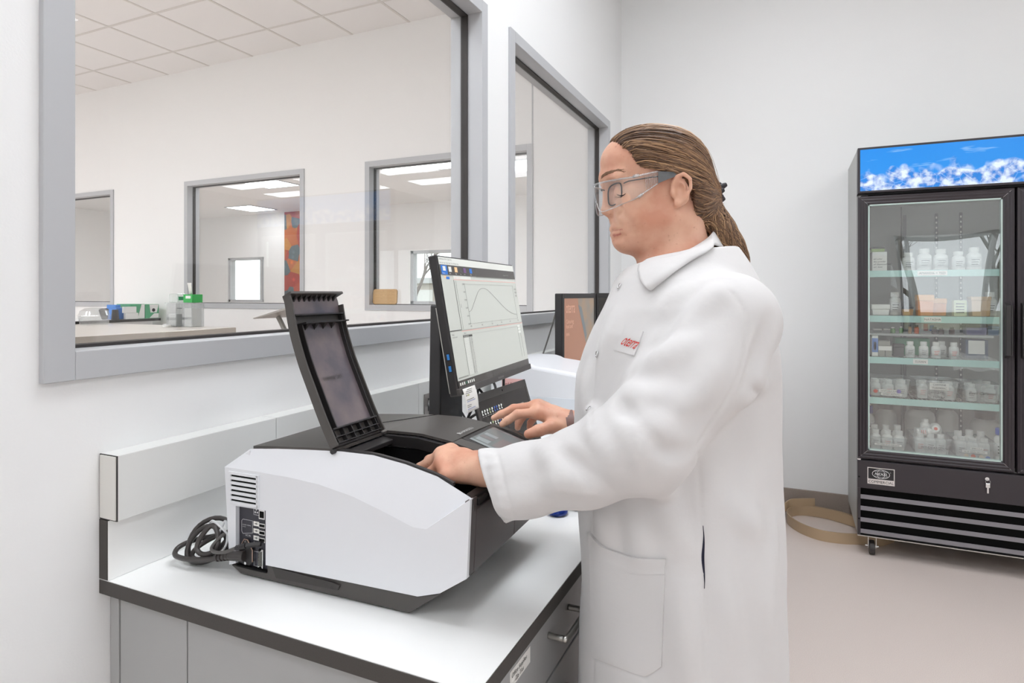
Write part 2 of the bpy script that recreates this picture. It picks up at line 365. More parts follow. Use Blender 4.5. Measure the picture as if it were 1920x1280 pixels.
# casework under the counter
CF = -.385
def drawer_front(t, y0, y1, z0, z1):
    d = MB().box(-.02, 0, y0+.002, y1-.002, z0, z1).build('drawer_front', 'cab', t, bevel=.0015)
    return d
def bar_handle(par, yc, z, half=.053):
    pts = [(0, yc-half, z), (.026, yc-half, z), (.034, yc-half+.010, z), (.034, yc+half-.010, z), (.026, yc+half, z), (0, yc+half, z)]
    return MB().tube(spline(pts, 6), .0055, 10).build('handle', 'steel', par, smooth='all')
cabw = [(.715, 1.36), (1.36, 2.05), (2.05, 2.74), (2.74, 3.43), (3.43, 4.38)]
for i, (a, c) in enumerate(cabw):
    t = thing('base_cabinet', ['grey drawer cabinet at near end of counter with labelled top drawer', 'second grey drawer cabinet from the near counter end, behind the standing person', 'third grey drawer cabinet from the near counter end', 'fourth grey drawer cabinet from the near counter end', 'last grey drawer cabinet at the back wall'][i], 'cabinet', (CF, 0, 0), group='grey drawer cabinets under the countertop')
    b = MB().box(-.71, -.022, a+.004, c-.001, .10, .886).box(-.70, -.07, a+.004, c-.001, 0, .10); b.build('carcass', 'cabin' if i else 'cab', t)
    for k, (z0, z1) in enumerate(((.751, .882), (.54, .746), (.325, .535), (.105, .320))):
        d = drawer_front(t, a, c, z0, z1); bar_handle(d, (a+c)/2+(.015 if i == 0 and k == 0 else 0), (z1-.055) if k == 0 else z1-.06)
        if i == 0 and k == 0:
            MB().slab((.0002, .838, .826), (0, 1, 0), (0, 0, 1), (1, 0, 0), .078, .026, .0004).build('label_card', 'paper', t)
            q = MB(); q.text('Office Supplies', (.0008, .842, .841), (0, 1, 0), (0, 0, 1), .0098, shear=.2); q.text('Zip Ties', (.0008, .856, .830), (0, 1, 0), (0, 0, 1), .0098, shear=.2)
            q.build('lettering', 'ink', t)
    if i == 0:
        MB().box(-.739, -.716, a-.006, a+.004, .0, .886).build('scribe_strip', 'cab', t, bevel=.001)
        MB().box(-.714, -.541, a-.004, a+.004, .0, .886).build('end_panel', 'cab', t, bevel=.001)
        MB().box(-.538, -.022, a-.004, a+.004, .0, .886).build('end_panel', 'cab', t, bevel=.001)
# ---------------------------------------------------------------- spectrophotometer
INS = thing('spectrophotometer', 'white and charcoal laboratory spectrophotometer with its chamber lid standing open', 'instrument', (-.557, .812, CTZ), math.radians(1.7))
VW = .365
TOPA = [(-.385, .193, .0), (-.337, .2275, .014), (-.2814, .2312, .022), (-.209, .2364, .022), (-.1402, .2405, .022), (-.0747, .2408, .022), (-.0123, .2325, .022), (.0472, .2194, .022), (.110, .1955, .016), (.1185, .1990, .003)]
CRE = [(-.385, .1925), (-.36, .1930), (-.309, .1927), (-.235, .1915), (-.17, .187), (-.1, .1755), (-.04, .159), (.016, .142), (.030, .1405), (.1165, .1985)]
CRE[8] = (.040, .1425)
def topz(u):
    xs = [p[0] for p in TOPA[:-1]]; return float(np.interp(u, xs, [p[1] for p in TOPA[:-1]]))
def side(v0, sg):   # v0 plane of the side, sg: direction inward
    b = MB(); low = [(.1165, .1985), (.1105, .0776), (.0644, .0470), (.0243, .0344), (-.2871, .0303), (-.2871, .1263), (-.3578, .1254), (-.3578, .0215), (-.3734, .0165), (-.3734, .019)]
    poly = low+CRE
    b.prism(poly, v0, v0+sg*.010, 'y')
    A = [(u, v0, z) for u, z in CRE]; n = 5; rows = []
    for k in range(n+1):
        s = k/n; rows.append([(c[0]+(a[0]-c[0])*s, v0+sg*a[2]*s, c[1]+(a[1]-c[1])*s) for c, a in zip(CRE, TOPA)])
    rows.append([(a[0], v0+sg*(a[2]+.004), a[1]-.003) for a in TOPA])
    rows.append([(a[0], v0+sg*(a[2]+.004), a[1]-.020) for a in TOPA])
    b.grid(rows if sg < 0 else [r[::-1] for r in rows]); return b
MS = [M['iw']]
side(0, 1).build('side_panel', 'iw', INS, smooth=True, ang=13)
side(VW, -1).build('side_panel', 'iw', INS, smooth=True, ang=13)
b = MB(); b.prism([(-.385, .193), (-.335, .225), (-.335, .20), (-.378, .17), (-.368, .0165), (-.3734, .0165)], .0102, VW-.0102, 'y'); b.build('back_panel', 'iw', INS)
# base
b = MB(); b.prism([(-.3734, .0150), (-.350, .003), (.0067, .003), (.066, .0455), (.0243, .0334), (-.2871, .0293), (-.2871, .0145)], .003, VW-.003, 'y')
b.build('base_tray', 'dk', INS, bevel=.002)
b = MB(); b.prism([(-.272, .0295), (-.263, .012), (-.13, .0155), (-.126, .024), (-.140, .0262)], -.0006, .0032, 'y'); b.build('grip_recess_shade', mat('recess_shade_grey', '3B3735', .6), INS)  # flat plate on the tray, its darker tone paints the shade of a recess
for u in (-.32, -.01):
    for v in (.04, VW-.04): MB().cyl((u, v, 0), (u, v, .0035), .012, n=16).build('foot', 'blk2', INS)
# rear connector bay
MB().box(-.3578, -.2871, .0085, .0105, .0160, .1263).build('connector_plate', mat('connector_navy', '33323A', .45, bump=.1, bscale=1500), INS)
MB().box(-.3575, -.2871, .001, .0098, .0160, .0185).build('plate_lip', 'matte', INS)
def inset(name, u0, u1, z0, z1, m, d=.002, vv=.0085): return MB().box(u0, u1, vv-d, vv, z0, z1).build(name, m, INS)
inset('network_port', -.3085, -.2945, .107, .125, 'chrome', .003); inset('network_socket', -.3065, -.297, .1095, .121, 'matte', .0034)
for k in range(3):
    z = .0955-k*.0128; inset('usb_port', -.3085, -.294, z-.004, z+.0042, 'chrome', .003); inset('usb_socket', -.3068, -.2957, z-.0022, z+.0022, 'matte', .0034)
    b = MB(); b.box(-.3235, -.3105, .0079, .0085, z-.0035, z+.0045); b.build('port_label', 'paper', INS)
    q = MB(); q.tube([(-.321, .0078, z+.0005), (-.313, .0078, z+.0005)], .00045, 4); q.tube([(-.319, .0078, z+.0005), (-.316, .0078, z+.0022), (-.3145, .0078, z+.0022)], .0004, 4); q.tube([(-.318, .0078, z+.0005), (-.3155, .0078, z-.0012)], .0004, 4)
    q.build('usb_symbol', 'ink', INS)
q = MB(); ln = .0004
for pts in ([(-.323, .124), (-.323, .112), (-.311, .112)], [(-.349, .100), (-.326, .100), (-.326, .078), (-.349, .074), (-.352, .078), (-.352, .097), (-.349, .100)], [(-.3225, .064), (-.3225, .0585), (-.312, .0585)], [(-.312, .046), (-.3225, .046), (-.3225, .02), (-.312, .02)]):
    q.tube([(u, .0082, z) for u, z in pts], ln, 4)
for u, z in ((-.317, .1215), (-.3195, .1165), (-.3145, .1165)): q.box(u-.0014, u+.0014, .0080, .0085, z-.0014, z+.0014)
q.text('AC IN', (-.343, .0083, .0705), (1, 0, 0), (0, 0, 1), .0046, off=0); q.text('100-240V~50/60Hz', (-.3505, .0083, .0895), (1, 0, 0), (0, 0, 1), .0026, off=0); q.text('140 VA', (-.3505, .0083, .0860), (1, 0, 0), (0, 0, 1), .0026, off=0)
q.build('plate_markings', mat('print_white', 'D8D8DA', .6), INS)
b = MB(); b.prism([(-.353, .024), (-.353, .049), (-.342, .0655), (-.334, .0655), (-.322, .049), (-.322, .028), (-.330, .0195), (-.345, .0195)], .0045, .0085, 'y'); b.build('power_inlet', 'blk', INS, bevel=.001)
b = MB(); b.tube([(-.3225, .0043, .028), (-.3225, .0043, .049), (-.334, .0043, .066), (-.342, .0043, .066), (-.352, .0043, .051)], .0009, 6); b.build('inlet_rim', mat('copper_rim', 'B89C8C', .3, metal=.7), INS)
for u, z in ((-.338, .0615), (-.3385, .0235)): MB().cyl((u, .0048, z), (u, .0030, z), .0026, n=12).build('screw', 'chrome', INS)
b = MB(); b.prism([(-.311, .019), (-.309, .0535), (-.298, .0535), (-.2985, .019)], .0045, .0085, 'y'); b.build('serial_port', 'chrome', INS, bevel=.0008)
b = MB(); b.box(-.3082, -.301, .0035, .0052, .0235, .0495); b.build('serial_socket', mat('serial_grey', '6E6E68', .5), INS)
b = MB()
for k in range(9):
    for uu in (-.3066, -.3030): b.cyl((uu, .0037, .0252+k*.0027), (uu, .0030, .0252+k*.0027), .0007, n=6)
for z in (.0205, .0525): b.cyl((-.3048, .006, z), (-.3048, .0025, z), .0022, n=6)
b.build('serial_pins', 'matte', INS)
# vent: a black plate paints the shade in the slits between raised slats
MB().box(-.3685, -.3045, -.0004, .001, .130, .184).build('vent_shade_plate', 'matte', INS)
slat = None
for k in range(7):
    z = .1845-k*.0088
    sb = MB().box(-.372, -.3025, -.0028, .0008, -.0026, .0026)
    if slat is None: slat = sb.build('slat', 'iw', INS, bevel=.0006, loc=(0, 0, z))
    else:
        c = slat.copy(); c.location = (0, 0, z); c.parent = INS; COL.objects.link(c)
MB().box(-.3735, -.3672, -.0028, .0008, .129, .187).box(-.307, -.3015, -.0028, .0008, .129, .187).build('vent_frame', 'iw', INS)
# dark upper shell: curved sheets with the chamber cut out
def strip(us, v0, v1, dz=0, th=.005, crown=0):
    b = MB(); rows = []
    nv = 9
    for u in us: rows.append([(u, v0+(v1-v0)*j/(nv-1), topz(u)+dz+crown*math.sin(math.pi*(.12+.88*j/(nv-1)))) for j in range(nv)])
    b.grid(rows); b.grid([[(p[0], p[1], p[2]-th) for p in r][::-1] for r in rows])
    n = nv
    e1 = [r[0] for r in rows]; e2 = [r[-1] for r in rows]
    dn = lambda L: [(p[0], p[1], p[2]-th) for p in L]
    b.grid([dn(e1), e1]); b.grid([e2, dn(e2)]); b.grid([rows[0], dn(rows[0])]); b.grid([dn(rows[-1]), rows[-1]])
    return b
U1 = list(np.linspace(-.338, -.150, 10)); U2 = list(np.linspace(-.150, -.006, 10))
strip(U1, .022, VW-.020, .004).build('rear_cover', 'dk', INS, smooth=True)
strip(U2, .172, VW-.020, .004, crown=.002).build('far_cover', 'dk', INS, smooth=True)
strip(list(np.linspace(-.006, .108, 8)), .172, .205, .004).build('chamber_border', 'dk', INS, smooth=True)
strip(list(np.linspace(-.006, .113, 8)), VW-.026, VW-.012, .004).build('display_border', 'dk', INS, smooth=True)
strip(list(np.linspace(-.150, .075, 14)), .0235, .030, .0030).build('chamber_rim', 'blk', INS, smooth=True)
strip(list(np.linspace(-.150, .104, 14)), .160, .172, -.002, .02).build('chamber_rim', 'blk', INS, smooth=True)
b = MB(); b.tube([(-.335+.03*0, VW-.09, topz(-.335)+.0045), (-.24, .235, topz(-.24)+.005), (-.215, .235, topz(-.215)+.005), (-.135, VW-.022, topz(-.135)+.0052)], .0006, 4); b.build('cover_seam', 'matte', INS)
# chamber well
b = MB(); zf = .085
b.box(-.152, .106, .028, .032, zf, .19); b.box(-.152, .106, .162, .166, zf, .215); b.box(-.152, .106, .028, .166, zf-.004, zf)
b.hexa([(-.154, .030, zf), (-.150, .030, zf), (-.150, .166, zf), (-.154, .166, zf), (-.154, .030, .234), (-.150, .030, .234), (-.150, .166, .234), (-.154, .166, .234)])
b.prism([(.06, .19), (.09, .19), (.10, .175), (.10, zf), (.06, zf)], .030, .036, 'y')
b.prism([(-.150, .2), (-.075, .222), (.0, .217), (.06, .2), (.06, .17), (-.15, .17)], .0285, .0315, 'y'); b.prism([(-.150, .2), (-.075, .222), (.0, .217), (.06, .2), (.10, .18), (.10, .165), (-.15, .17)], .1625, .1655, 'y')
b.build('chamber', 'matte', INS)
b = MB(); b.prism([(-.150, .236), (-.128, .232), (-.128, .224), (-.150, .222)], .034, .162, 'y'); b.build('hinge_rail', 'blk', INS, bevel=.001)
b = MB(); b.box(-.09, .02, .05, .14, zf, zf+.035).box(-.06, -.03, .06, .13, zf+.035, zf+.055); b.build('cuvette_holder', 'matte', INS, bevel=.002)
# front fascia
b = MB(); b.prism([(.117, .1975), (.1105, .0776), (.104, .0776), (.104, .192)], .006, .024, 'y'); b.build('front_corner', 'purple', INS, bevel=.0015)
b = MB(); b.prism([(.1155, .176), (.1110, .0776), (.103, .0776), (.103, .176)], .024, .185, 'y'); b.build('front_panel', 'purple', INS, bevel=.001)
b = MB(); b.prism([(.1155, .186), (.1110, .0776), (.103, .0776), (.103, .186)], .1862, VW-.006, 'y'); b.build('front_panel', 'purple', INS, bevel=.001)
b = MB(); b.prism([(.107, .178), (.107, .192), (.098, .198), (.098, .170)], .024, .185, 'y'); b.box(.099, .112, .040, .070, .176, .187); b.build('front_latch', 'blk', INS, bevel=.001)
b = MB(); b.prism([(.1105, .0776), (.0644, .0470), (.05, .06), (.1, .085)], .010, VW-.010, 'y'); b.build('front_underside', 'dk', INS)
b = MB(); b.slab((.1112, .309, .079), (0, 1, 0), (.045, 0, 1), (1, 0, -.045), .045, .030, .0006); b.build('rating_label', 'paper', INS)
q = MB()
for k in range(6): q.slab((.1126, .312, .083+k*.0042), (0, 1, 0), (.045, 0, 1), (1, 0, -.045), .030-.003*(k % 3), .0016, .0002)
q.build('label_print', 'ink', INS)
# touch display
def dpt(u, v, w=0): z = topz(u)+.004; return (u, v, z+w)
u0, u1, v0, v1 = -.004, .104, .207, .338
zl, zr = topz(u0)+.0045, topz(u1)+.0035
exd = np.array([u1-u0, 0, zr-zl]); LD = np.linalg.norm(exd); exd /= LD; end = np.array([-exd[2], 0, exd[0]])
MB().slab(np.array([u0, v0, zl])-end*.004, exd, (0, 1, 0), end, LD, v1-v0, .0045).build('display_bezel', 'blk', INS, bevel=.001)
so = np.array([u0, v0, zl])+exd*.010+np.array([0, .010, 0])+end*.0006
sw, sh = LD-.020, v1-v0-.020
sb = MB(); sb.slab(so, exd, (0, 1, 0), end, sw, sh, .0003, 0)
for (a, c, w, h, m) in ((.0, .0, 1, .08, 1), (.06, .12, .3, .16, 1), (.06, .32, .3, .12, 2), (.06, .48, .3, .12, 1), (.45, .12, .25, .5, 2), (.75, .12, .2, .3, 1), (.02, .92, .9, .06, 2)):
    sb.slab(so+exd*sw*a+np.array([0, sh*c, 0])+end*.0004, exd, (0, 1, 0), end, sw*w, sh*h, .0001, m)
sb.build('touch_screen', [mat('touch_glass', '6F7474', .18, emit=.12), mat('touch_pane', '8B9191', .18, emit=.15), mat('touch_dim', '7A7474', .18, emit=.1)], INS)
q = MB(); pz = topz(-.018)+.0068
q.text('SHIMADZU', (-.0135, .222, pz-.0004), (0, 1, 0), (-1, 0, .12), .0105, off=.0004, space=1.05); q.tube([(-.013, .2165, pz), (-.0205, .2185, pz+.001)], .0008, 4); q.tube([(-.0135, .2195, pz), (-.0205, .2155, pz+.001)], .0008, 4)
q.build('lettering', mat('logo_silver', 'C8C8C6', .4), INS)
# chamber lid
LC = spline([(-.1585, .243), (-.182, .2849), (-.2100, .343), (-.2308, .3883), (-.2503, .4441), (-.260, .4911), (-.2655, .5045)], 6)
dl = np.gradient(LC, axis=0); dl /= np.linalg.norm(dl, axis=1, keepdims=True); SL = np.r_[0, np.cumsum(np.linalg.norm(np.diff(LC, axis=0), axis=1))]; SL /= SL[-1]
def lp(s, v, w):
    i = [np.interp(s, SL, c) for c in (LC[:, 0], LC[:, 1], dl[:, 0], dl[:, 1])]; q = np.array([i[2], i[3]]); q /= np.linalg.norm(q)
    return (i[0]+q[1]*w, v, i[1]-q[0]*w)
def lbox(b, s0, s1, v0, v1, w0, w1, n=None):
    n = n or max(1, int((s1-s0)*24)); ss = np.linspace(s0, s1, n+1); rows = []
    for s in ss: rows.append([lp(s, v0, w0), lp(s, v1, w0), lp(s, v1, w1), lp(s, v0, w1)])
    b.grid(rows, closed=True); k = len(b.v); b.add([], []); b.f.append((k-4*(n+1), k-4*(n+1)+1, k-4*(n+1)+2, k-4*(n+1)+3)); b.m.append(0); b.f.append((k-1, k-2, k-3, k-4)); b.m.append(0)
va, vb = .017, .160
LID = MB(); lbox(LID, 0, 1, va, vb, 0, .003); lbox(LID, .0, .99, va, va+.003, .003, .017); lbox(LID, 0, .93, vb-.003, vb, .003, .015)
lbox(LID, .985, 1, va, vb, .003, .021, 1)
LIDO = LID.build('lid_shell', 'dk', INS, smooth=True, ang=40)
tr = MB(); lbox(tr, .805, .815, va+.020, vb-.002, .003, .024, 1); lbox(tr, .865, .873, va+.006, vb-.002, .003, .016, 1); lbox(tr, .10, .81, va+.020, va+.0225, .003, .014); lbox(tr, .10, .81, vb-.014, vb-.0115, .003, .014)
lbox(tr, .10, .11, va+.010, vb-.006, .003, .014, 1); lbox(tr, .055, .86, va+.008, va+.0095, .003, .012); lbox(tr, .055, .86, vb-.007, vb-.0055, .003, .012); tr.build('lid_inner_rim', 'blk', LIDO, smooth=True, ang=40)
pn = MB(); lbox(pn, .11, .805, va+.0225, vb-.014, .003, .006); lbox(pn, .88, .985, va+.003, vb-.003, .003, .004); pn.build('lid_inner_panel', mat('lid_brown_sheen', '75696A', .22, spec=.7, var=.25, vscale=14, vc='58525A'), LIDO, smooth=True)
for k in range(9):
    rb = MB()
    v = va+.018+k*.0135; c = [lp(.985, v, .003), lp(.985, v, .015), lp(.957, v, .003)]; d = [(p[0], p[1]+.004, p[2]) for p in c]
    rb.add(c+d, [(0, 1, 2), (5, 4, 3), (0, 3, 4, 1), (1, 4, 5, 2), (2, 5, 3, 0)]); rb.build('rib', 'blk', LIDO)
for k in range(4):
    rb = MB()
    v = va+.030+k*.024; c = [lp(.805, v, .006), lp(.805, v, .016), lp(.768, v+.004, .006)]; d = [(p[0], p[1]+.010, p[2]) for p in c[:2]]+[c[2]]
    rb.add(c+d, [(0, 1, 2), (5, 4, 3), (0, 3, 4, 1), (1, 4, 5, 2), (2, 5, 3, 0)]); rb.build('rib', 'blk', LIDO)
for k in range(6): rb = MB(); lbox(rb, .015, .098, va+.012+k*.0237, va+.0135+k*.0237, .003, .012, 1); rb.build('rib', 'blk', LIDO)
rb = MB(); lbox(rb, .05, .056, va+.010, vb-.006, .003, .012, 1); rb.build('cross_rib', 'blk', LIDO); rb = MB(); lbox(rb, .012, .018, va+.006, vb-.006, .003, .012, 1)
rb.build('cross_rib', 'blk', LIDO)
q = MB(); o1 = np.array(lp(.42, va+.040, .0064)); e2 = np.array(lp(.46, va+.04, .0064))-o1; e2 /= np.linalg.norm(e2); q.text('SHIMADZU', o1, (0, 1, 0), e2, .011, off=.0002); q.build('embossed_lettering', 'dk', LIDO)
for v, nm in ((va-.002, 0), (vb-.006, 1)): MB().cyl((-.154, v, .240), (-.154, v+.008, .240), .0045, n=14).build('hinge_knuckle', 'blk', INS)
# ---------------------------------------------------------------- cables at the instrument's back
iu = lambda u, v, z: tuple(np.array([-.557, .812, CTZ])+np.array([math.cos(math.radians(1.7)), math.sin(math.radians(1.7)), 0])*u+np.array([-math.sin(math.radians(1.7)), math.cos(math.radians(1.7)), 0])*v+np.array([0, 0, z]))
rub = mat('cable_rubber', '3B3634', .34, spec=.6)
pc = thing('power_cable', 'thick dark power cable looped and tied beside the instrument', 'cable', iu(-.45, 0, 0)); pcl = np.array(iu(-.45, 0, 0))
def loc(pts): return [np.array(iu(*p))-pcl for p in pts]
b = MB(); main = [(-.366, .0, .034), (-.385, -.004, .030), (-.42, -.010, .022), (-.46, -.016, .018), (-.497, -.012, .018), (-.510, .006, .024), (-.490, .022, .034), (-.46, .04, .040), (-.43, .05, .045), (-.40, .03, .055), (-.385, .02, .065)]
b.tube(spline(loc(main), 8), .0047, 10); b.build('cord', rub, pc, smooth='all')
def coil(c, a, h, tilt, ph, n=26, wob=.004, seed=0):
    rr = random.Random(seed); out = []
    for k in range(n):
        q = 2*math.pi*k/n; out.append((c[0]+a*math.cos(q)+wob*math.sin(2*q+seed), c[1]+h*.35*math.sin(q)+tilt*math.cos(q), c[2]+h*math.sin(q+ph)))
    return out
cb = MB()
for c, a, h, tl, ph, sd in (((-.452, .022, .043), .040, .036, .012, .35, 1), ((-.446, .012, .037), .040, .031, .008, .2, 2), ((-.430, .004, .051), .020, .024, .004, .1, 3), ((-.440, .026, .029), .031, .022, .02, .5, 4)):
    cb.tube(loc(coil(c, a, h, tl, ph, seed=sd)), .0046, 10, closed=True)
cb.build('cord_coil', rub, pc, smooth='all')
b = MB(); b.tube(loc([(-.372, -.001, .033), (-.338, .002, .037)]), [.0080, .0095], 12); b.build('plug', rub, pc, bevel=.0015)
b = MB(); b.tube(loc([(-.400, -.0045, .0275), (-.372, -.001, .033)]), [.0058, .0072], 12)
for k in range(4): b.tube(loc([(-.399+k*.0075, -.0045+k*.0012, .0277+k*.0014), (-.395+k*.0075, -.004+k*.0012, .0284+k*.0014)]), .0082, 12)
b.build('strain_relief', rub, pc)
b = MB(); b.tube(spline(loc([(-.385, .012, .062), (-.400, .004, .080), (-.425, .010, .085), (-.445, .02, .076)]), 6), .0022, 6, flat=.5); b.tube(loc(coil((-.405, .012, .058), .012, .026, 0, 0, seed=9)), .0022, 6, closed=True); b.build('cable_tie', mat('milky_tie', 'D9DBDC', .4), pc, smooth='all')
uc = thing('usb_cable', 'thinner grey data cable plugged in above the power inlet', 'cable', iu(-.40, 0, .05)); pcl = np.array(iu(-.40, 0, .05))
b = MB(); b.tube(spline(loc([(-.335, -.012, .060), (-.365, -.018, .0475), (-.395, -.014, .0415), (-.412, -.004, .044), (-.405, .008, .058), (-.390, .020, .072), (-.375, .04, .080)]), 8), .0032, 8); b.build('cord', mat('cable_grey', '5A5754', .4), uc, smooth='all')
b = MB(); b.tube(loc([(-.302, .004, .0640), (-.326, -.008, .0610)]), .0050, 4, flat=.8); b.build('plug', 'blk', uc, bevel=.001)
b = MB(); b.tube(loc([(-.326, -.008, .0610), (-.343, -.0145, .0565)]), [.0048, .0034], 10)
for k in range(4): b.tube(loc([(-.328-k*.004, -.0085-k*.0015, .0608-k*.001), (-.330-k*.004, -.0092-k*.0015, .0603-k*.001)]), .0050-.0003*k, 10)
b.build('strain_relief', 'blk', uc)
# ---------------------------------------------------------------- wall outlets
def outlet(y, z, label, plugs):
    t = thing('power_outlet', label, 'outlet', (-1.078, y, z))
    MB().box(.0004, .004, -.062, .062, -.036, .036).build('face_plate', mat('plate_bronze', '8D8783', .35, metal=.4), t, bevel=.002)
    for k in (-.026, .026): MB().box(.004, .0055, k-.017, k+.017, -.021, .021).build('receptacle', 'blk', t, bevel=.003)
    return t
outlet(1.742, 1.062, 'dark double power outlet on the raceway behind the large monitor', 2)
outlet(3.02, 1.062, 'power outlet on the raceway left of the orange screen', 1)
for y, lab in ((1.716, 'black angled plug in the outlet nearer the white instrument'), (1.768, 'black plug farther along the outlet behind the monitor')):
    t = thing('power_plug', lab, 'plug', (-1.0725, y, 1.066))
    MB().cyl((0, 0, 0), (.004, 0, 0), .0165, n=20).build('collar', 'white', t)
    MB().prism([(.004, -.012), (.004, .014), (.022, .012), (.045, .002), (.045, -.007), (.02, -.013)], -.011, .011, 'y').build('body', 'blk', t, bevel=.003)
    MB().tube(spline([(.043, 0, -.003), (.075, .01, -.03), (.09, .05, -.10), (.085, .06, -.151)], 8), .0035, 8).build('cord', 'blk', t, smooth='all')
t = thing('power_plug', 'pale plug in the outlet left of the orange screen', 'plug', (-1.0725, 3.0, 1.062))
MB().box(0, .022, -.014, .014, -.014, .014).build('body', 'frame', t, bevel=.003); MB().tube(spline([(.02, 0, 0), (.06, -.01, .015), (.09, -.05, -.04), (.09, -.09, -.14)], 8), .0035, 8).build('cord', 'blk', t, smooth='all')
# ---------------------------------------------------------------- large monitor
yaw = math.radians(5.2); tl = math.radians(10.2); MW, MH = .54, .33
MC = np.array([-.7433, 1.489, 1.3516])
r_ = np.array([-math.sin(yaw), math.cos(yaw), 0]); n0 = np.array([math.cos(yaw), math.sin(yaw), 0]); u_ = np.array([0, 0, 1])*math.cos(tl)-n0*math.sin(tl); n_ = np.cross(r_, u_)
MON = thing('desktop_monitor', 'large black computer monitor showing a spectrum curve and table', 'monitor', (-.80, 1.48, CTZ)); mo = np.array([-.80, 1.48, CTZ])
def mp(a, c, w): return MC-mo+r_*(a*MW/2)+u_*(c*MH/2)+n_*w       # a,c in -1..1
def mslab(b, a0, a1, c0, c1, w0, w1, m=0): return b.slab(mp(a0, c0, w0), r_, u_, n_, (a1-a0)*MW/2, (c1-c0)*MH/2, w1-w0, m)
mslab(MB(), -1, 1, -1, 1, -.022, -.001).build('housing', 'blk', MON, bevel=.003)
b = MB(); mslab(b, -1, 1, -1, -.90, -.0225, .004); b.build('chin', 'dk', MON, bevel=.002)
mslab(MB(), -.08, .08, -.965, -.935, .004, .0044).build('maker_badge', mat('badge_dim', '6A6764', .3, metal=.5), MON)
b = MB(); mslab(b, -.6, .6, -.62, .62, -.05, -.022); b.build('rear_bulge', 'blk', MON, bevel=.01)
b = MB()
us = mat('usb_shell', '14161C', .4); ub = mat('usb_blue', '2F7FC8', .4)
for c in (-.50, -.665):
    p_ = MB().slab(mp(-1, c, -.016)-r_*.0006, n_, u_, -r_, .012, .018, .001).build('usb_port', us, MON); MB().slab(mp(-1, c+.015, -.013)-r_*.0016, n_, u_, -r_, .006, .013, .001).build('usb_tongue', ub, p_)
b = MB(); b.slab(mp(-1, -.95, -.0225)-r_*.0004, n_, u_, -r_, .002, .20, .0006); b.build('side_trim', 'steel', MON)
# stand: flat upright and foot
b = MB(); b.hexa([(-.075, -.10, 0), (-.035, -.10, 0), (-.035, .03, 0), (-.075, .03, 0), (-.072, -.09, .48), (-.04, -.09, .48), (-.04, .02, .48), (-.072, .02, .48)]); b.build('stand_upright', 'blk', MON, bevel=.004)
MB().box(-.14, .10, -.14, .14, .0005, .014).build('stand_foot', 'dk', MON, bevel=.005)
MB().cyl(tuple(mp(0, .1, -.05)), (-.055, -.03, mp(0, .1, -.05)[2]), .03, n=16).build('stand_joint', 'blk', MON)
# screen content
E_ = .27
SM = [mat('screen_paper', 'C3C6BF', .25, emit=E_), mat('screen_bar', '46423F', .25, emit=.25), mat('screen_blue', '1F62B0', .25, emit=.6), mat('screen_dark', '4A4A46', .3, emit=.1), mat('screen_line', '8F918B', .3, emit=.25), mat('screen_pink', 'D2A9A0', .3, emit=.4), mat('screen_white', 'D6D8D2', .3, emit=.30), mat('screen_table', 'D0D2CC', .3, emit=.28), mat('screen_orange', 'D8B183', .3, emit=.5), mat('screen_violet', '6A4A78', .3, emit=.3), mat('screen_green', '2C5F4A', .3, emit=.3)]
X0, X1, Y0, Y1 = -.972, .985, -.80, .975      # active area in a,c
sc = MB()
def sp(x, y): return (X0+(X1-X0)*x, Y1-(Y1-Y0)*y)     # x,y 0..1 from top left
def rect(x0, y0, x1, y1, m, w=.0006):
    a0, c1 = sp(x0, y0); a1, c0 = sp(x1, y1); mslab(sc, a0, a1, c0, c1, w-.0002, w, m)
def line(p, q, th, m, w=.0010):
    P, Q = np.array(mp(*sp(*p), w)), np.array(mp(*sp(*q), w)); sc.tube([P, Q], th, 4, m=m)
def txt(s, x, y, size, m, al='LEFT', w=.0009, sx=1): sc.text(s, mp(*sp(x, y), w), r_, u_, size, al, m, sx=sx)
rect(0, 0, 1, 1, 0, .0002); rect(0, 0, 1, .028, 6); rect(0, .028, 1, .060, 6, .0005)
txt('LabSolutions UV-Vis - [Spectrum]', .006, .021, .0050, 3); txt('File  Edit  View  Graph  Data  Tools  Window  Help', .006, .052, .0050, 3)
rect(0, .062, 1, .145, 1); rect(.012, .066, .075, .142, 2, .0008)
for k, (x, m) in enumerate(((.09, 6), (.155, 8), (.21, 3), (.255, 9), (.33, 2))):
    rect(x, .075, x+.03, .118, m, .0009); txt(['New', 'Open', 'Save', 'Print', 'Help'][k], x, .136, .0042, 6)
rect(.03, .074, .058, .112, 6, .001); txt('Measure', .018, .136, .0042, 6, w=.001)
txt('Connect   A   B   C', .80, .118, .0058, 4)
rect(0, .147, 1, .152, 4); rect(.13, .150, .33, .175, 6, .0007); txt('Graph 1 - Overlay', .14, .170, .0045, 5); rect(.125, .178, 1, .184, 5)
rect(.05, .160, .085, .180, 2, .0008); rect(.03, .155, .05, .170, 8, .0008)
line((.125, .185), (.125, .605), .00045, 3); line((.145, .19), (.145, .60), .0003, 4)
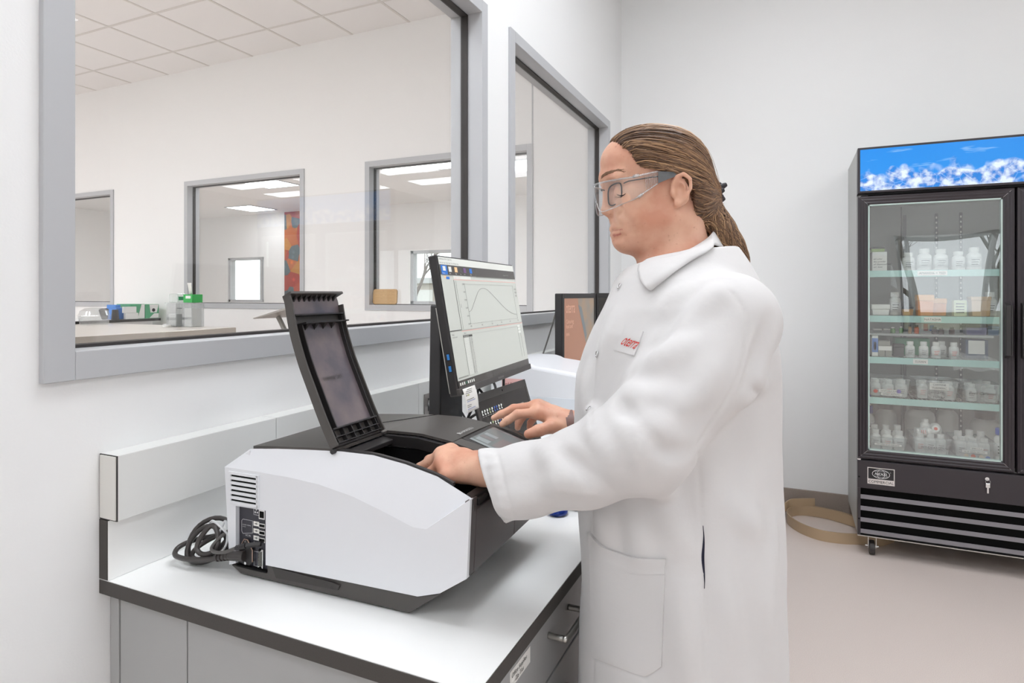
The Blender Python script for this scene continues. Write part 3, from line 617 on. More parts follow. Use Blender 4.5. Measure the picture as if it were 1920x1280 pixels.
# graph
gx0, gx1, gy0, gy1 = .24, .93, .215, .560
for p, q in (((gx0, gy0), (gx1, gy0)), ((gx0, gy0), (gx0, gy1)), ((gx0, gy1), (gx1, gy1)), ((gx1, gy0), (gx1, gy1))): line(p, q, .00028, 4)
cv = spline([(0, .70), (.05, .66), (.14, .42), (.24, .17), (.33, .10), (.42, .15), (.55, .36), (.70, .62), (.82, .78), (.92, .86), (1, .875)], 5)
sc.tube([mp(*sp(gx0+(gx1-gx0)*x, gy0+(gy1-gy0)*y), .0010) for x, y in cv], .00035, 4, m=3)
for k in range(6):
    y = gy0+(gy1-gy0)*k/5; txt(['1.500', '1.200', '0.900', '0.600', '0.300', '0.000'][k], gx0-.006, y+.008, .0058, 3, 'RIGHT'); line((gx0-.004, y), (gx0, y), .0003, 3)
    x = gx0+(gx1-gx0)*k/5; txt(['400', '460', '520', '580', '640', '700'][k], x, gy1+.030, .0062, 3, 'CENTER'); line((x, gy1), (x, gy1+.004), .0003, 3)
txt('nm', (gx0+gx1)/2, gy1+.047, .0058, 3, 'CENTER'); a, c = sp(.165, .42); sc.text('Abs.', mp(a, c, .0009), u_, -r_, .006, m=3)
for k in range(3): rect(.955, .245+k*.035, .985, .262+k*.035, 4, .0007)
rect(0, .605, 1, .609, 4); rect(.125, .612, 1, .618, 5); rect(0, .60, .12, .606, 3, .0008); txt('Ready', .01, .640, .0055, 3); txt('c-phycocyanin', .01, .660, .0050, 3)
# table
txt('Table 1', .14, .640, .0050, 3); rect(.125, .646, .96, .648, 4); rect(.13, .652, .235, .668, 3, .0007); txt('Wavelength  Abs', .132, .665, .0042, 6, w=.0011)
for k in range(26):
    y = .674+k*.0118; rect(.130, y, .232, y+.0098, 7, .0007); txt('%d.0' % (700-k*2), .205, y+.0085, .0040, 3, 'RIGHT'); txt('0.%03d' % (61+k*7), .210, y+.0085, .0040, 3)
line((.129, .65), (.129, .985), .0003, 3)
for k in range(3): rect(.905, .632+k*.030, .945, .655+k*.030, 6, .0007); txt(['+', '-', '='][k], .925, .650+k*.030, .006, 3, 'CENTER')
line((.90, .65), (.90, .96), .0003, 4); line((.94, .72), (.94, .96), .0003, 4); rect(.01, .975, .12, .985, 4, .0007)
sc.build('screen', SM, MON)
tb = MB(); mslab(tb, X0, X1, -.90, Y0, -.0002, .0002, 0)
for k in range(8): mslab(tb, X0+.03+k*.042, X0+.052+k*.042, -.872, -.832, .0003, .0005, 1 if k not in (3,) else 2)
tb.build('taskbar', [SM[1], SM[6], SM[10]], MON)
# note taped to the lower edge
nt = thing('paper_note', 'white printed note taped under the left end of the monitor chin', 'paper', tuple(mp(-.965, -.92, .005)+mo))
P = []
for i in range(9):
    s = i/8; P.append([r_*(.004+.062*s*0)+r_*x+u_*(-.056*s)+n_*(.002*math.sin(s*4)+.003*s)+np.array([0, 0, 0]) for x in np.linspace(0, .072, 7)])
nb = MB(); nb.grid(P); nb.build('sheet', 'paper', nt, smooth='all').modifiers.new('thickness', 'SOLIDIFY').thickness = .0003
def nlin(s, x0, x1, h, m):
    q = MB(); rows = []
    for k in (0, 1):
        ss = s+k*h; rows.append([r_*(.004)+r_*x+u_*(-.056*ss)+n_*(.0007+.002*math.sin(ss*4)+.003*ss) for x in (x0, x1)])
    q.grid(rows); return q
q = MB()
for s, x0, x1, h, m in ((.07, .02, .05, .025, 0), (.14, .012, .046, .025, 0), (.21, .006, .045, .025, 0), (.28, .006, .012, .045, 0), (.27, .014, .026, .06, 1), (.47, .006, .048, .025, 0), (.53, .006, .054, .045, 2), (.70, .006, .03, .025, 0), (.77, .006, .028, .025, 0), (.84, .006, .052, .05, 2)):
    w = nlin(s, x0, x1, h, m); q.add(w.v, w.f, m)
q.build('note_print', [mat('print_grey', '77756F', .7), mat('marker_olive', 'B9B88A', .7), mat('marker_blue', 'B9BDD2', .7)], nt)
# cables behind the monitor
b = thing('cable_bundle', 'tangle of black cables hanging behind the large monitor', 'cable', (-.80, 1.62, CTZ+.004)); bo = np.array([-.80, 1.62, CTZ+.004])
for pts, r in (([(-.845, 1.63, 1.26), (-.84, 1.60, 1.13), (-.86, 1.56, 1.03), (-.85, 1.58, .923)], .0042), ([(-.85, 1.64, 1.24), (-.83, 1.68, 1.16), (-.84, 1.72, 1.10), (-.86, 1.70, .923)], .0042), ([(-.83, 1.52, 1.20), (-.80, 1.57, 1.13), (-.79, 1.64, 1.10), (-.80, 1.66, .93)], .0038), ([(-.96, 1.66, .923), (-.90, 1.60, 1.00), (-.85, 1.57, 1.06), (-.80, 1.60, 1.09)], .004), ([(-.82, 1.50, .93), (-.79, 1.52, 1.03), (-.77, 1.58, 1.035), (-.77, 1.63, .925)], .0042), ([(-.83, 1.76, 1.26), (-.83, 1.76, 1.15), (-.832, 1.76, 1.02), (-.84, 1.76, .923)], .0045)):
    MB().tube([np.array(p)-bo for p in spline(pts, 8)], r, 8).build('cord', 'blk', b, smooth='all')
# laptop
LP = thing('laptop', 'open dark laptop with rows of desktop icons behind the instrument display', 'laptop', (-.66, 1.5285, CTZ))
lt = math.radians(17); lu = np.array([-math.sin(lt), 0, math.cos(lt)]); ln_ = np.array([math.cos(lt), 0, math.sin(lt)]); ly = np.array([0, 1., 0])
lo = np.array([0, -.1645, .026]); LH = (1.166-CTZ-.026)/math.cos(lt)
MB().box(.0, .225, -.1645, .1645, .002, .020).build('keyboard_deck', mat('deck_grey', '4C4F4C', .45), LP, bevel=.004)
kb = None
for i in range(5):
    for j in range(13):
        loc_ = (.03+i*.0185, -.145+j*.0222, .0205)
        if kb is None: kb = MB().box(0, .0155, 0, .019, -.001, .0012).build('key', 'blk', LP, loc=loc_)
        else:
            c = kb.copy(); c.location = loc_; c.parent = LP; COL.objects.link(c)
MB().slab(lo, ly, lu, ln_, .329, LH, -.007).build('screen_lid', 'blk', LP, bevel=.002)
b = MB(); f = .0008
b.slab(lo, ly, lu, ln_, .012, LH, f); b.slab(lo+ly*.317, ly, lu, ln_, .012, LH, f); b.slab(lo+lu*(LH-.020), ly, lu, ln_, .329, .020, f); b.slab(lo, ly, lu, ln_, .329, .02, f); b.build('bezel', 'dk', LP)
MB().cyl(lo+ly*.1645+lu*(LH-.010)+ln_*.0008, lo+ly*.1645+lu*(LH-.010)+ln_*.0014, .0028, n=14).build('webcam', 'matte', LP)
lm = [mat('desk_dark', '3B3736', .2, emit=.10), mat('icon_white', 'D9DAD6', .3, emit=.5), mat('icon_blue', '3A5AA8', .3, emit=.4), mat('icon_text', '8A8784', .3, emit=.2), mat('icon_lime', 'A9B58C', .3, emit=.35)]
s = MB(); so = lo+ly*.012+lu*.020; s.slab(so, ly, lu, ln_, .305, LH-.04, .0003, 0)
for i in range(4):
    for j in range(9 if i < 2 else (7 if i == 2 else 4)):
        o = so+ly*(.010+j*.0140)+lu*(LH-.04-.036-i*.034)+ln_*.0004
        m = 2 if (i, j) in ((0, 5), (1, 6), (0, 6)) else (4 if (i, j) in ((1, 3), (0, 3)) else 1)
        s.slab(o, ly, lu, ln_, .0060, .0125, .0002, m); s.slab(o+ly*.0022+lu*.003, ly, lu, ln_, .0052, .0045, .0004, 0); s.slab(o-lu*.0045-ly*.001, ly, lu, ln_, .0085, .0016, .0002, 3)
for k in range(4): s.slab(so+ly*(.225+.004*(k % 2))+lu*(LH-.085-k*.011)+ln_*.0004, ly, lu, ln_, .040, .0034, .0002, 3)
s.build('screen', lm, LP)
# sticky note on the white instrument behind
# white rounded instrument behind the laptop
WI = thing('benchtop_reader', 'white bench instrument with rounded top behind the laptop and monitor', 'instrument', (-1.05, 2.1, CTZ))
pf = [(0, .004), (0, .225), (.02, .246), (.07, .254), (.15, .252), (.17, .247), (.185, .240), (.24, .234), (.34, .222), (.42, .20), (.46, .17), (.475, .12), (.465, .004)]
b = MB(); b.prism(pf, 0, .34, 'y'); b.build('housing', 'iw', WI, smooth=True, bevel=.014, seg=4, ang=20)
MB().box(.03, .43, -.0006, .004, .02, .13).build('side_plate', 'iw2', WI, bevel=.002)
st = thing('sticky_note', 'pink handwritten sticky note on the white instrument behind the monitor', 'note', (-.953, 2.1, 1.058))
MB().box(-.044, .044, -.0016, -.0008, -.045, .045).build('sheet', mat('pink_note', 'E3B3AE', .7), st)
q = MB(); q.text('Red Poison', (-.041, -.0018, .020), (1, 0, 0), (0, 0, 1), .0155, shear=.25, off=.0003); q.text('Abs = 477.8', (-.041, -.0018, .000), (1, 0, 0), (0, 0, 1), .0155, shear=.25, off=.0003); q.build('handwriting', mat('red_ink', '7A3430', .7), st)
# flask of blue liquid
FL = thing('flask', 'small glass flask of blue liquid on the counter beyond the instrument', 'flask', (-.489, 1.330, CTZ))
MB().lathe([(.0, .0008), (.021, .0008), (.0245, .004), (.024, .01), (.012, .042), (.0105, .062), (.012, .065)], 28).build('glass_body', glassy('flask_glass', (.97, .98, 1), 1.45), FL, smooth='all')
bl = mat('blue_liquid', '0B3FC0', .08); bl.node_tree.nodes['Principled BSDF'].inputs['Transmission Weight'].default_value = .6; bl.node_tree.nodes['Principled BSDF'].inputs['IOR'].default_value = 1.33
MB().lathe([(.0, .0018), (.0200, .0018), (.0232, .005), (.0226, .010), (.0165, .026), (0, .026)], 28).build('liquid', bl, FL, smooth='all')
# ---------------------------------------------------------------- two screens at the far end
def small_monitor(name, label, x, y, yw, W_, H_, zb, on):
    t = thing(name, label, 'monitor', (x, y, CTZ), yw)     # local: +x faces viewer, y along the screen
    z0 = zb-CTZ
    MB().box(-.035, 0, 0, W_, z0, z0+H_).build('housing', 'blk', t, bevel=.004)
    b = MB(); w = .018; f = .004
    b.box(0, f, 0, w, z0, z0+H_); b.box(0, f, W_-w, W_, z0, z0+H_); b.box(0, f, w, W_-w, z0, z0+.028); b.box(0, f, w, W_-w, z0+H_-w*1.2, z0+H_); b.build('bezel', 'blk', t, bevel=.001)
    MB().box(-.075, -.035, W_*.25, W_*.75, z0+.05, z0+H_-.05).build('rear_bulge', 'dk', t, bevel=.008)
    MB().box(-.07, -.04, W_/2-.03, W_/2+.03, .012, z0+.15).build('stand_upright', 'blk', t, bevel=.004)
    MB().box(-.15, .06, W_/2-.12, W_/2+.12, .0005, .014).build('stand_foot', 'blk', t, bevel=.004)
    s = MB(); sx = .0012; a0, a1, c0, c1 = w, W_-w, z0+.028, z0+H_-w*1.2
    if on:
        s.box(sx-.0005, sx, a0, a1, c0, c1, 0)
        hh = c1-c0; ww = a1-a0
        s.add([(sx+.0003, a0+ww*.42, c1), (sx+.0003, a1, c1), (sx+.0003, a1, c0+hh*.22), (sx+.0003, a0+ww*.70, c0+hh*.30), (sx+.0003, a0+ww*.62, c0+hh*.5)], [(0, 4, 3, 2, 1)], 2)
        s.add([(sx+.0006, a0+ww*.44, c1-hh*.10), (sx+.0006, a0+ww*.56, c1-hh*.14), (sx+.0006, a0+ww*.74, c0+hh*.42), (sx+.0006, a0+ww*.69, c0+hh*.36)], [(0, 3, 2, 1)], 1)
        s.text('oterra', (sx, a0+ww*.055, c1-hh*.215), (0, 1, 0), (0, 0, 1), .072, off=.0012, m=3, sx=.55); s.text('Colouring', (sx, a0+ww*.06, c1-hh*.37), (0, 1, 0), (0, 0, 1), .026, m=3, off=.0012, sx=.8)
        s.text('food and', (sx, a0+ww*.06, c1-hh*.44), (0, 1, 0), (0, 0, 1), .026, m=3, off=.0012, sx=.8); s.text('drink', (sx, a0+ww*.06, c1-hh*.55), (0, 1, 0), (0, 0, 1), .022, m=3, off=.0012, sx=.8)
        s.build('screen', [mat('slide_orange', 'B08068', .3, emit=.16), mat('slide_grey', '7C8284', .3, emit=.12), mat('slide_tan', 'A48C74', .3, emit=.14, var=.35, vscale=14, vc='8C8A84'), mat('slide_text', 'CDA38F', .3, emit=.35)], t)
    else:
        s.box(sx-.0005, sx, a0, a1, c0, c1, 0); s.build('screen', mat('screen_off', '37332F', .25), t)
    return t
small_monitor('desktop_screen', 'black screen with orange slide at the far end of the counter', -.90, 2.50, math.radians(-4), .400, .350, 1.074, True)
small_monitor('desktop_screen', 'dark switched-off screen just right of the orange one, behind the lab coat', -.868, 2.905, math.radians(-14), .42, .352, 1.074, False)
t = thing('screen_cable', 'thin grey cable arching down from behind the orange screen', 'cable', (-1.0, 2.6, CTZ+.003)); bo = np.array([-1.0, 2.6, CTZ+.003])
MB().tube([np.array(p)-bo for p in spline([(-.945, 2.62, 1.36), (-.960, 2.65, 1.378), (-.98, 2.66, 1.36), (-1.0, 2.63, 1.26), (-1.03, 2.58, 1.12), (-1.05, 2.54, 1.02), (-1.05, 2.50, .9205)], 8)], .0035, 8).build('cord', mat('cord_grey', '77746F', .5), t, smooth='all')
# ---------------------------------------------------------------- glass-door fridge
FX, FYF = .332, 3.8
FR = thing('display_fridge', 'tall black two-door glass refrigerator with blue ice header against the back wall', 'refrigerator', (FX, FYF, 0))
FW_, FD = 1.372, .600
ing = mat('fridge_inside', 'A6A8A4', .35)
MB().box(0, .03, .045, FD, .117, 2.208).build('side_wall', 'frs', FR, bevel=.002)
MB().box(FW_-.03, FW_, .045, FD, .117, 2.208).build('side_wall', 'frs', FR, bevel=.002)
MB().box(.03, FW_-.03, FD-.03, FD, .117, 2.208).build('back_wall', ing, FR)
MB().box(.03, FW_-.03, .045, FD-.03, 1.955, 2.208).build('top_housing', ing, FR)
MB().box(.03, FW_-.03, .045, FD-.03, .117, .545).build('base_housing', ing, FR)
MB().box(.03, .034, .05, FD-.03, .545, 1.955).box(FW_-.034, FW_-.03, .05, FD-.03, .545, 1.955).build('inner_lining', ing, FR)
b = MB(); b.box(0, .03, .0465, .052, .52, 1.956); b.box(FW_-.03, FW_, .0465, .052, .52, 1.956); b.box(.665, .707, .0465, .075, .52, 1.956); b.build('door_jamb', 'fr', FR)
b = MB(); b.box(.05, .060, .058, .068, .56, 1.86); b.box(FW_-.060, FW_-.05, .058, .068, .56, 1.86); b.box(.680, .692, .077, .087, .56, 1.9); b.build('light_strip', mat('cool_strip', 'DDEBE4', .4, emit=2.2), FR)
b = MB()
for x in (.30, .46, .58, .80, 1.0, 1.2): b.box(x-.008, x+.008, FD-.034, FD-.030, .56, 1.9)
b.build('shelf_standard', mat('standard_dark', '6A6A68', .4), FR)
b = MB()
for x in (.46, .58, .80, 1.0):
    for k in range(44): b.box(x-.004, x+.004, FD-.0352, FD-.034, .58+k*.03, .592+k*.03)
tag(b.build('standard_slots', 'paper', FR), kind='stuff')
MB().box(.28, .283, FD-.0335, FD-.0302, .56, 1.95).build('liner_seam', 'gasket', FR)
# header sign
hd = MB().box(0, FW_, -.004, .05, 1.965, 2.212).build('header_frame', 'fr', FR, bevel=.003)
ice = bpy.data.materials.new('ice_print'); ice.use_nodes = True; t = ice.node_tree; bs = t.nodes['Principled BSDF']
tc = nd(t, 'ShaderNodeTexCoord'); sx = nd(t, 'ShaderNodeSeparateXYZ'); t.links.new(tc.outputs['Object'], sx.inputs[0])
def MR(a, f0, f1, t0, t1):
    n = nd(t, 'ShaderNodeMapRange'); n.inputs[1].default_value = f0; n.inputs[2].default_value = f1; n.inputs[3].default_value = t0; n.inputs[4].default_value = t1; t.links.new(a, n.inputs[0]); return n.outputs[0]
def MA(op, a, c=None):
    n = nd(t, 'ShaderNodeMath', operation=op)
    for i, q in enumerate((a, c)):
        if q is None: continue
        if isinstance(q, (int, float)): n.inputs[i].default_value = q
        else: t.links.new(q, n.inputs[i])
    return n.outputs[0]
def MX(f, a, c):
    n = nd(t, 'ShaderNodeMix', data_type='RGBA'); t.links.new(f, n.inputs[0])
    for i, q in ((6, a), (7, c)):
        if isinstance(q, str): n.inputs[i].default_value = (*lin(q), 1)
        else: t.links.new(q, n.inputs[i])
    return n.outputs[2]
def scaled(s):
    m = nd(t, 'ShaderNodeMapping'); m.inputs['Scale'].default_value = s; t.links.new(tc.outputs['Object'], m.inputs[0]); return m.outputs[0]
hgt = MR(sx.outputs[2], 1.975, 2.2, 0, 1)
c0 = MX(hgt, '1C8CE0', '0A84DC')
cl = nd(t, 'ShaderNodeTexNoise'); cl.inputs['Scale'].default_value = 5; cl.inputs['Detail'].default_value = 3; t.links.new(scaled((1, 1, 6)), cl.inputs[0])
c1 = MX(MA('MULTIPLY', MR(cl.outputs[0], .60, .72, 0, .65), MR(hgt, .35, .55, 0, 1)), c0, 'A9D2EE')
no = nd(t, 'ShaderNodeTexNoise'); no.inputs['Scale'].default_value = 6; no.inputs['Detail'].default_value = 2; t.links.new(scaled((1, 1, .3)), no.inputs[0])
vo = nd(t, 'ShaderNodeTexVoronoi', feature='F1'); vo.inputs['Scale'].default_value = 15; t.links.new(scaled((1, 1, 1.2)), vo.inputs[0])
vd = nd(t, 'ShaderNodeTexVoronoi', feature='DISTANCE_TO_EDGE'); vd.inputs['Scale'].default_value = 17; t.links.new(tc.outputs['Object'], vd.inputs[0])
n2 = nd(t, 'ShaderNodeTexNoise'); n2.inputs['Scale'].default_value = 21; n2.inputs['Detail'].default_value = 7; t.links.new(tc.outputs['Object'], n2.inputs[0])
icol = MX(MR(n2.outputs[0], .40, .60, 0, 1), '1468C4', 'DCE8F4')
icol = MX(MR(vd.outputs[0], 0, .05, .55, 0), icol, 'CFE4F6')
line_ = MA('ADD', MA('MULTIPLY', no.outputs[0], 1.15), MA('MULTIPLY', vo.outputs[0], -.30))
mask = MR(MA('SUBTRACT', line_, hgt), -.06, .04, 0, 1)
fin = MX(MA('MULTIPLY', mask, MR(n2.outputs[0], .35, .5, .35, 1)), c1, icol)
t.links.new(fin, bs.inputs['Base Color']); t.links.new(fin, bs.inputs['Emission Color']); bs.inputs['Emission Strength'].default_value = .18; bs.inputs['Roughness'].default_value = .3
MB().box(.012, FW_-.012, -.0052, -.0042, 1.977, 2.200).build('header_sign', ice, FR)
MB().box(0, FW_, .0, .044, 1.953, 1.964).build('header_gap', 'matte', FR)
# doors
def door(name, x0, x1, hx):
    D = MB().box(x0+.052, x1-.052, .030, .033, .58, 1.902).build(name, 'glass', FR)      # inner pane
    z0, z1 = .531, 1.951; w = .048; steps = [(0, .006), (.010, .001), (.016, .003), (.024, 0), (.032, .003), (.040, 0), (w, .004), (w, .040), (0, .042)]
    def bar(nm, a, c, side):   # mitred profile bar
        b = MB(); rows = []
        for t_ in (0, 1):
            row = []
            for d, y in steps:
                if side == 'L': row.append((x0+d, y, z0+d if t_ == 0 else z1-d))
                if side == 'R': row.append((x1-d, y, z0+d if t_ == 0 else z1-d))
                if side == 'B': row.append((x0+d if t_ == 0 else x1-d, y, z0+d))
                if side == 'T': row.append((x0+d if t_ == 0 else x1-d, y, z1-d))
            rows.append(row)
        if side in 'LT': rows = rows[::-1]
        b.grid(rows, closed=True); k = len(steps); b.f.append(tuple(range(k))); b.m.append(0); b.f.append(tuple(range(2*k-1, k-1, -1))); b.m.append(0)
        b.build(nm, 'fr', D)
    for s_ in 'LRBT': bar('door_rail', 0, 0, s_)
    for cx, cz, dx, dz in ((x0, z0, 1, 1), (x1, z0, -1, 1), (x0, z1, 1, -1), (x1, z1, -1, -1)):
        MB().tube([(cx+dx*.003, .0035, cz+dz*.003), (cx+dx*.046, -.0004, cz+dz*.046)], .0010, 4).build('mitre_line', 'chrome', D)
    g = MB(); q = .007; a0, a1, c0, c1 = x0+w, x1-w, z0+w, z1-w
    g.box(a0, a0+q, .004, .03, c0, c1); g.box(a1-q, a1, .004, .03, c0, c1); g.box(a0, a1, .004, .03, c0, c0+q); g.box(a0, a1, .004, .03, c1-q, c1); g.build('glazing_bead', mat('bead_mint', 'B9CBC4', .35), D)
    n = 12; gl = MB(); gl.grid([[(a0+q+(a1-a0-2*q)*i/n, .010-.0035*math.sin(math.pi*i/n)*math.sin(math.pi*j/n), c0+q+(c1-c0-2*q)*j/n) for i in range(n+1)] for j in range(n+1)][::-1])
    gl.build('outer_pane', M['doorglass'], D, smooth='all')
    MB().prism([(0, 1.10), (-.028, 1.115), (-.028, 1.365), (0, 1.38)], hx, hx+.022, 'x').box(hx+.022, hx+.030, -.028, -.012, 1.115, 1.365).build('handle', 'blk', D, bevel=.003)
    return D
M['doorglass'] = glassy('fridge_door_glass', (.95, .97, .96), 1.5, 0, .15)
door('glass_door', .002, .683, .640)
door('glass_door', .695, FW_-.002, .706)
b = MB(); b.box(.0, .05, .004, .03, 1.9525, 1.9605).cyl((.012, .012, 1.949), (.012, .012, 1.962), .008, n=12); b.build('door_hinge', 'chrome', FR, bevel=.001)
b = MB(); b.box(.0, .016, .004, .03, .519, .529); b.build('door_hinge', 'chrome', FR)
# lower grille
MB().box(0, FW_, -.001, .045, .372, .522).build('lower_panel', 'fr', FR, bevel=.002)
MB().box(0, .014, -.001, .045, .117, .372).build('grille_side', 'fr', FR); MB().box(FW_-.014, FW_, -.001, .045, .117, .372).build('grille_side', 'fr', FR)
MB().box(.014, FW_-.014, .040, .045, .117, .372).build('grille_back', 'matte', FR)
sl = None
for k in range(4):
    sb = MB(); sb.prism([(.004, 0), (.0, .023), (.003, .0235), (.012, .021), (.012, .018), (.005, .018), (.008, .0)], .014, FW_-.014, 'x', 0)
    if sl is None: sl = sb.build('slat', mat('slat_black_lit', '8C898E', .35), FR, loc=(0, 0, .313))  # black slats coloured lighter for the light they catch
    else:
        c = sl.copy(); c.location = (0, 0, .313-.0622*k); c.parent = FR; COL.objects.link(c)
MB().box(.0, FW_, -.002, .045, .112, .1175).build('bottom_strip', 'steel', FR)
b = MB()
for z in (.432, .205): b.cyl((.007, -.0018, z), (.007, .002, z), .0045, n=12)
b.build('screw_hole', 'matte', FR)
# badge
MB().box(.046, .172, -.0020, -.001, .400, .489).build('badge', 'chrome', FR); MB().box(.050, .168, -.0024, -.0019, .428, .485).build('badge_field', mat('badge_black', '1E1C1E', .4), FR)
q = MB(); gy = -.0027; cx, cz = .109, .4565
el = lambda a, c, n=36: [(cx+a*math.cos(2*math.pi*k/n), gy, cz+c*math.sin(2*math.pi*k/n)) for k in range(n)]
q.tube(el(.040, .023), .0010, 4, closed=True); q.tube(el(.018, .023), .0006, 4, closed=True)
for dz in (-.0135, .0135): q.tube([(cx-.032, gy, cz+dz), (cx, gy, cz+dz*1.15), (cx+.032, gy, cz+dz)], .0006, 4)
q.text('NEXEL', (cx, gy, cz-.0072), (1, 0, 0), (0, 0, 1), .0205, 'CENTER', shear=.25, off=.0006); q.text('R', (cx+.042, gy, cz+.010), (1, 0, 0), (0, 0, 1), .006, off=.0004)
q.build('badge_lettering', mat('badge_white', 'F2F2F2', .4), FR)
q = MB(); q.text('COMMERCIAL', (.109, -.0021, .4065), (1, 0, 0), (0, 0, 1), .0200, 'CENTER', off=.0004, sx=.93); q.build('badge_word', 'ink', FR)
MB().cyl((.569, -.001, .491), (.569, -.010, .491), .009, n=18).build('lock', 'chrome', FR)
LK = thing('fridge_key', 'small steel key hanging from the lock of the fridge', 'key', (FX+.571, FYF-.013, .470))
b = MB(); b.tube([(.010*math.cos(a), 0, .008+.010*math.sin(a)) for a in np.linspace(0, 6.28, 14)[:-1]], .001, 5, closed=True); b.build('key_ring', 'chrome', LK)
MB().box(-.009, .009, -.0012, .0012, -.022, 0).box(-.004, .004, -.001, .001, -.050, -.02).build('blade', 'chrome', LK, bevel=.001)
for x in (.073, 1.30):
    for y in (.06, .52):
        b = MB(); b.box(x-.020, x+.020, y-.02, y+.02, .098, .113); b.box(x-.020, x-.017, y-.018, y+.018, .04, .10); b.box(x+.017, x+.020, y-.018, y+.018, .04, .10); b.cyl((x-.032, y, .045), (x+.032, y, .045), .006, n=12)
        C_ = b.build('caster', 'chrome', FR); b = MB(); b.cyl((x-.013, y, .038), (x+.013, y, .038), .0375, n=24); b.build('wheel', 'blk2', C_, bevel=.003)
# shelves (things that lift out)
mint = mat('price_strip_mint', 'B5DCD6', .35); wire = mat('shelf_white', 'D5D8D6', .4)
SH = {}
for nm, z, lab in (('A', 1.549, 'top wire shelf of the fridge behind its left door, mint front strip'), ('B', 1.299, 'fridge shelf with mint strip tagged NATASHA'), ('C', 1.069, 'fridge shelf with mint strip tagged SUSAN'), ('D', .844, 'lowest mint-edged fridge shelf carrying three clear bins')):
    t = thing('fridge_shelf', lab, 'shelf', (FX+.062, FYF+.15, z), group='mint-edged shelves in the fridge')
    MB().box(0, .60, -.006, 0, -.034, .002).build('price_strip', mint, t, bevel=.001)
    b = MB()
    for k in range(30): b.tube([(.01+k*.02, .0, -.006), (.01+k*.02, .40, -.006)], .002, 5)
    for y in (.01, .2, .395): b.tube([(0, y, -.009), (.60, y, -.009)], .003, 5)
    tag(b.build('wire_deck', wire, t), kind='stuff'); SH[nm] = t
def shelf_tag(t, s, x, w, h=.026):
    MB().box(x, x+w, -.0075, -.0062, -.028, -.028+h).build('name_card', 'paper', t); q = MB(); q.text(s, (x+w/2, -.0077, -.021), (1, 0, 0), (0, 0, 1), .0165, 'CENTER', off=.0003); q.build('lettering', 'ink', t)
shelf_tag(SH['A'], 'AMANDA + TED', .235, .135); shelf_tag(SH['B'], 'NATASHA', .265, .078); shelf_tag(SH['C'], 'SUSAN', .215, .068)
t = thing('fridge_shelf', 'thin white half-depth shelf between the NATASHA and SUSAN shelves', 'shelf', (FX+.062, FYF+.26, 1.196), group='mint-edged shelves in the fridge')
MB().box(0, .60, 0, .29, -.012, 0).build('deck', wire, t, bevel=.001)
# right-door shelves kept plain
for z in (1.549, 1.2, .844):
    t = thing('fridge_shelf', '%s shelf behind the right fridge door, cut off by the picture edge' % {1.549: 'top', 1.2: 'middle', .844: 'lowest'}[z], 'shelf', (FX+.71, FYF+.15, z), group='shelves behind the right fridge door')
    MB().box(0, .60, -.006, 0, -.034, .002).build('price_strip', mint, t); MB().box(0, .60, 0, .40, -.010, -.004).build('deck', wire, t)
# bottles, bins and tubs
hd_ = mat('bottle_white', 'E9E9E6', .4); lbl = mat('bottle_label', 'DCDCDA', .6); red = mat('label_red', 'D9533C', .6); trans = mat('jug_translucent', 'CFCFC9', .35); capd = mat('cap_dark', '3C3A3A', .5); blue = mat('cap_blue', '3A49A5', .5)
clr = glassy('bin_clear', (.93, .95, .95), 1.45, .08, .03, .22, (.85, .88, .87))
def bottle(x, y, z, h, r, label, cap='bottle_white', body=None, group=None, dot=None, n=18, capm=None, lab=True):
    t = thing('bottle', label, 'bottle', (x, y, z), group=group); ch = h*.20
    MB().lathe([(r*.94, 0), (r, .004), (r, h*.62), (r*.93, h*.69), (r*.60, h*.77), (r*.56, h*.80)], n).build('body', body or hd_, t, smooth=True, ang=50)
    MB().lathe([(r*.70, h*.79), (r*.72, h*.80), (r*.72, h*.985), (r*.66, h)], n).build('cap', capm or hd_, t, smooth=True)
    if lab: MB().lathe([(r*1.008, h*.12), (r*1.008, h*.55)], n).build('label_band', lbl, t, smooth='all')
    if lab:
        q = MB()
        for k in range(3):
            q.grid([[(r*1.02*math.cos(a), r*1.02*math.sin(a), h*(.42-.1*k)+dz) for a in np.linspace(-2.1, -1.0-.15*k, 6)] for dz in (0, h*.03)])
        q.build('label_print', 'ink' if not dot else dot, t)
    return t
def tub(x, y, z, w, d, h, label, m, lidm=None, lid=.2, cat='container', nm='tub'):
    t = thing(nm, label, cat, (x, y, z)); MB().hexa([(-w*.46, -d*.46, 0), (w*.46, -d*.46, 0), (w*.46, d*.46, 0), (-w*.46, d*.46, 0), (-w/2, -d/2, h*(1-lid)), (w/2, -d/2, h*(1-lid)), (w/2, d/2, h*(1-lid)), (-w/2, d/2, h*(1-lid))]).build('body', m, t, bevel=.003)
    if lid: MB().box(-w*.53, w*.53, -d*.53, d*.53, h*(1-lid), h).build('lid', lidm or m, t, bevel=.004)
    return t
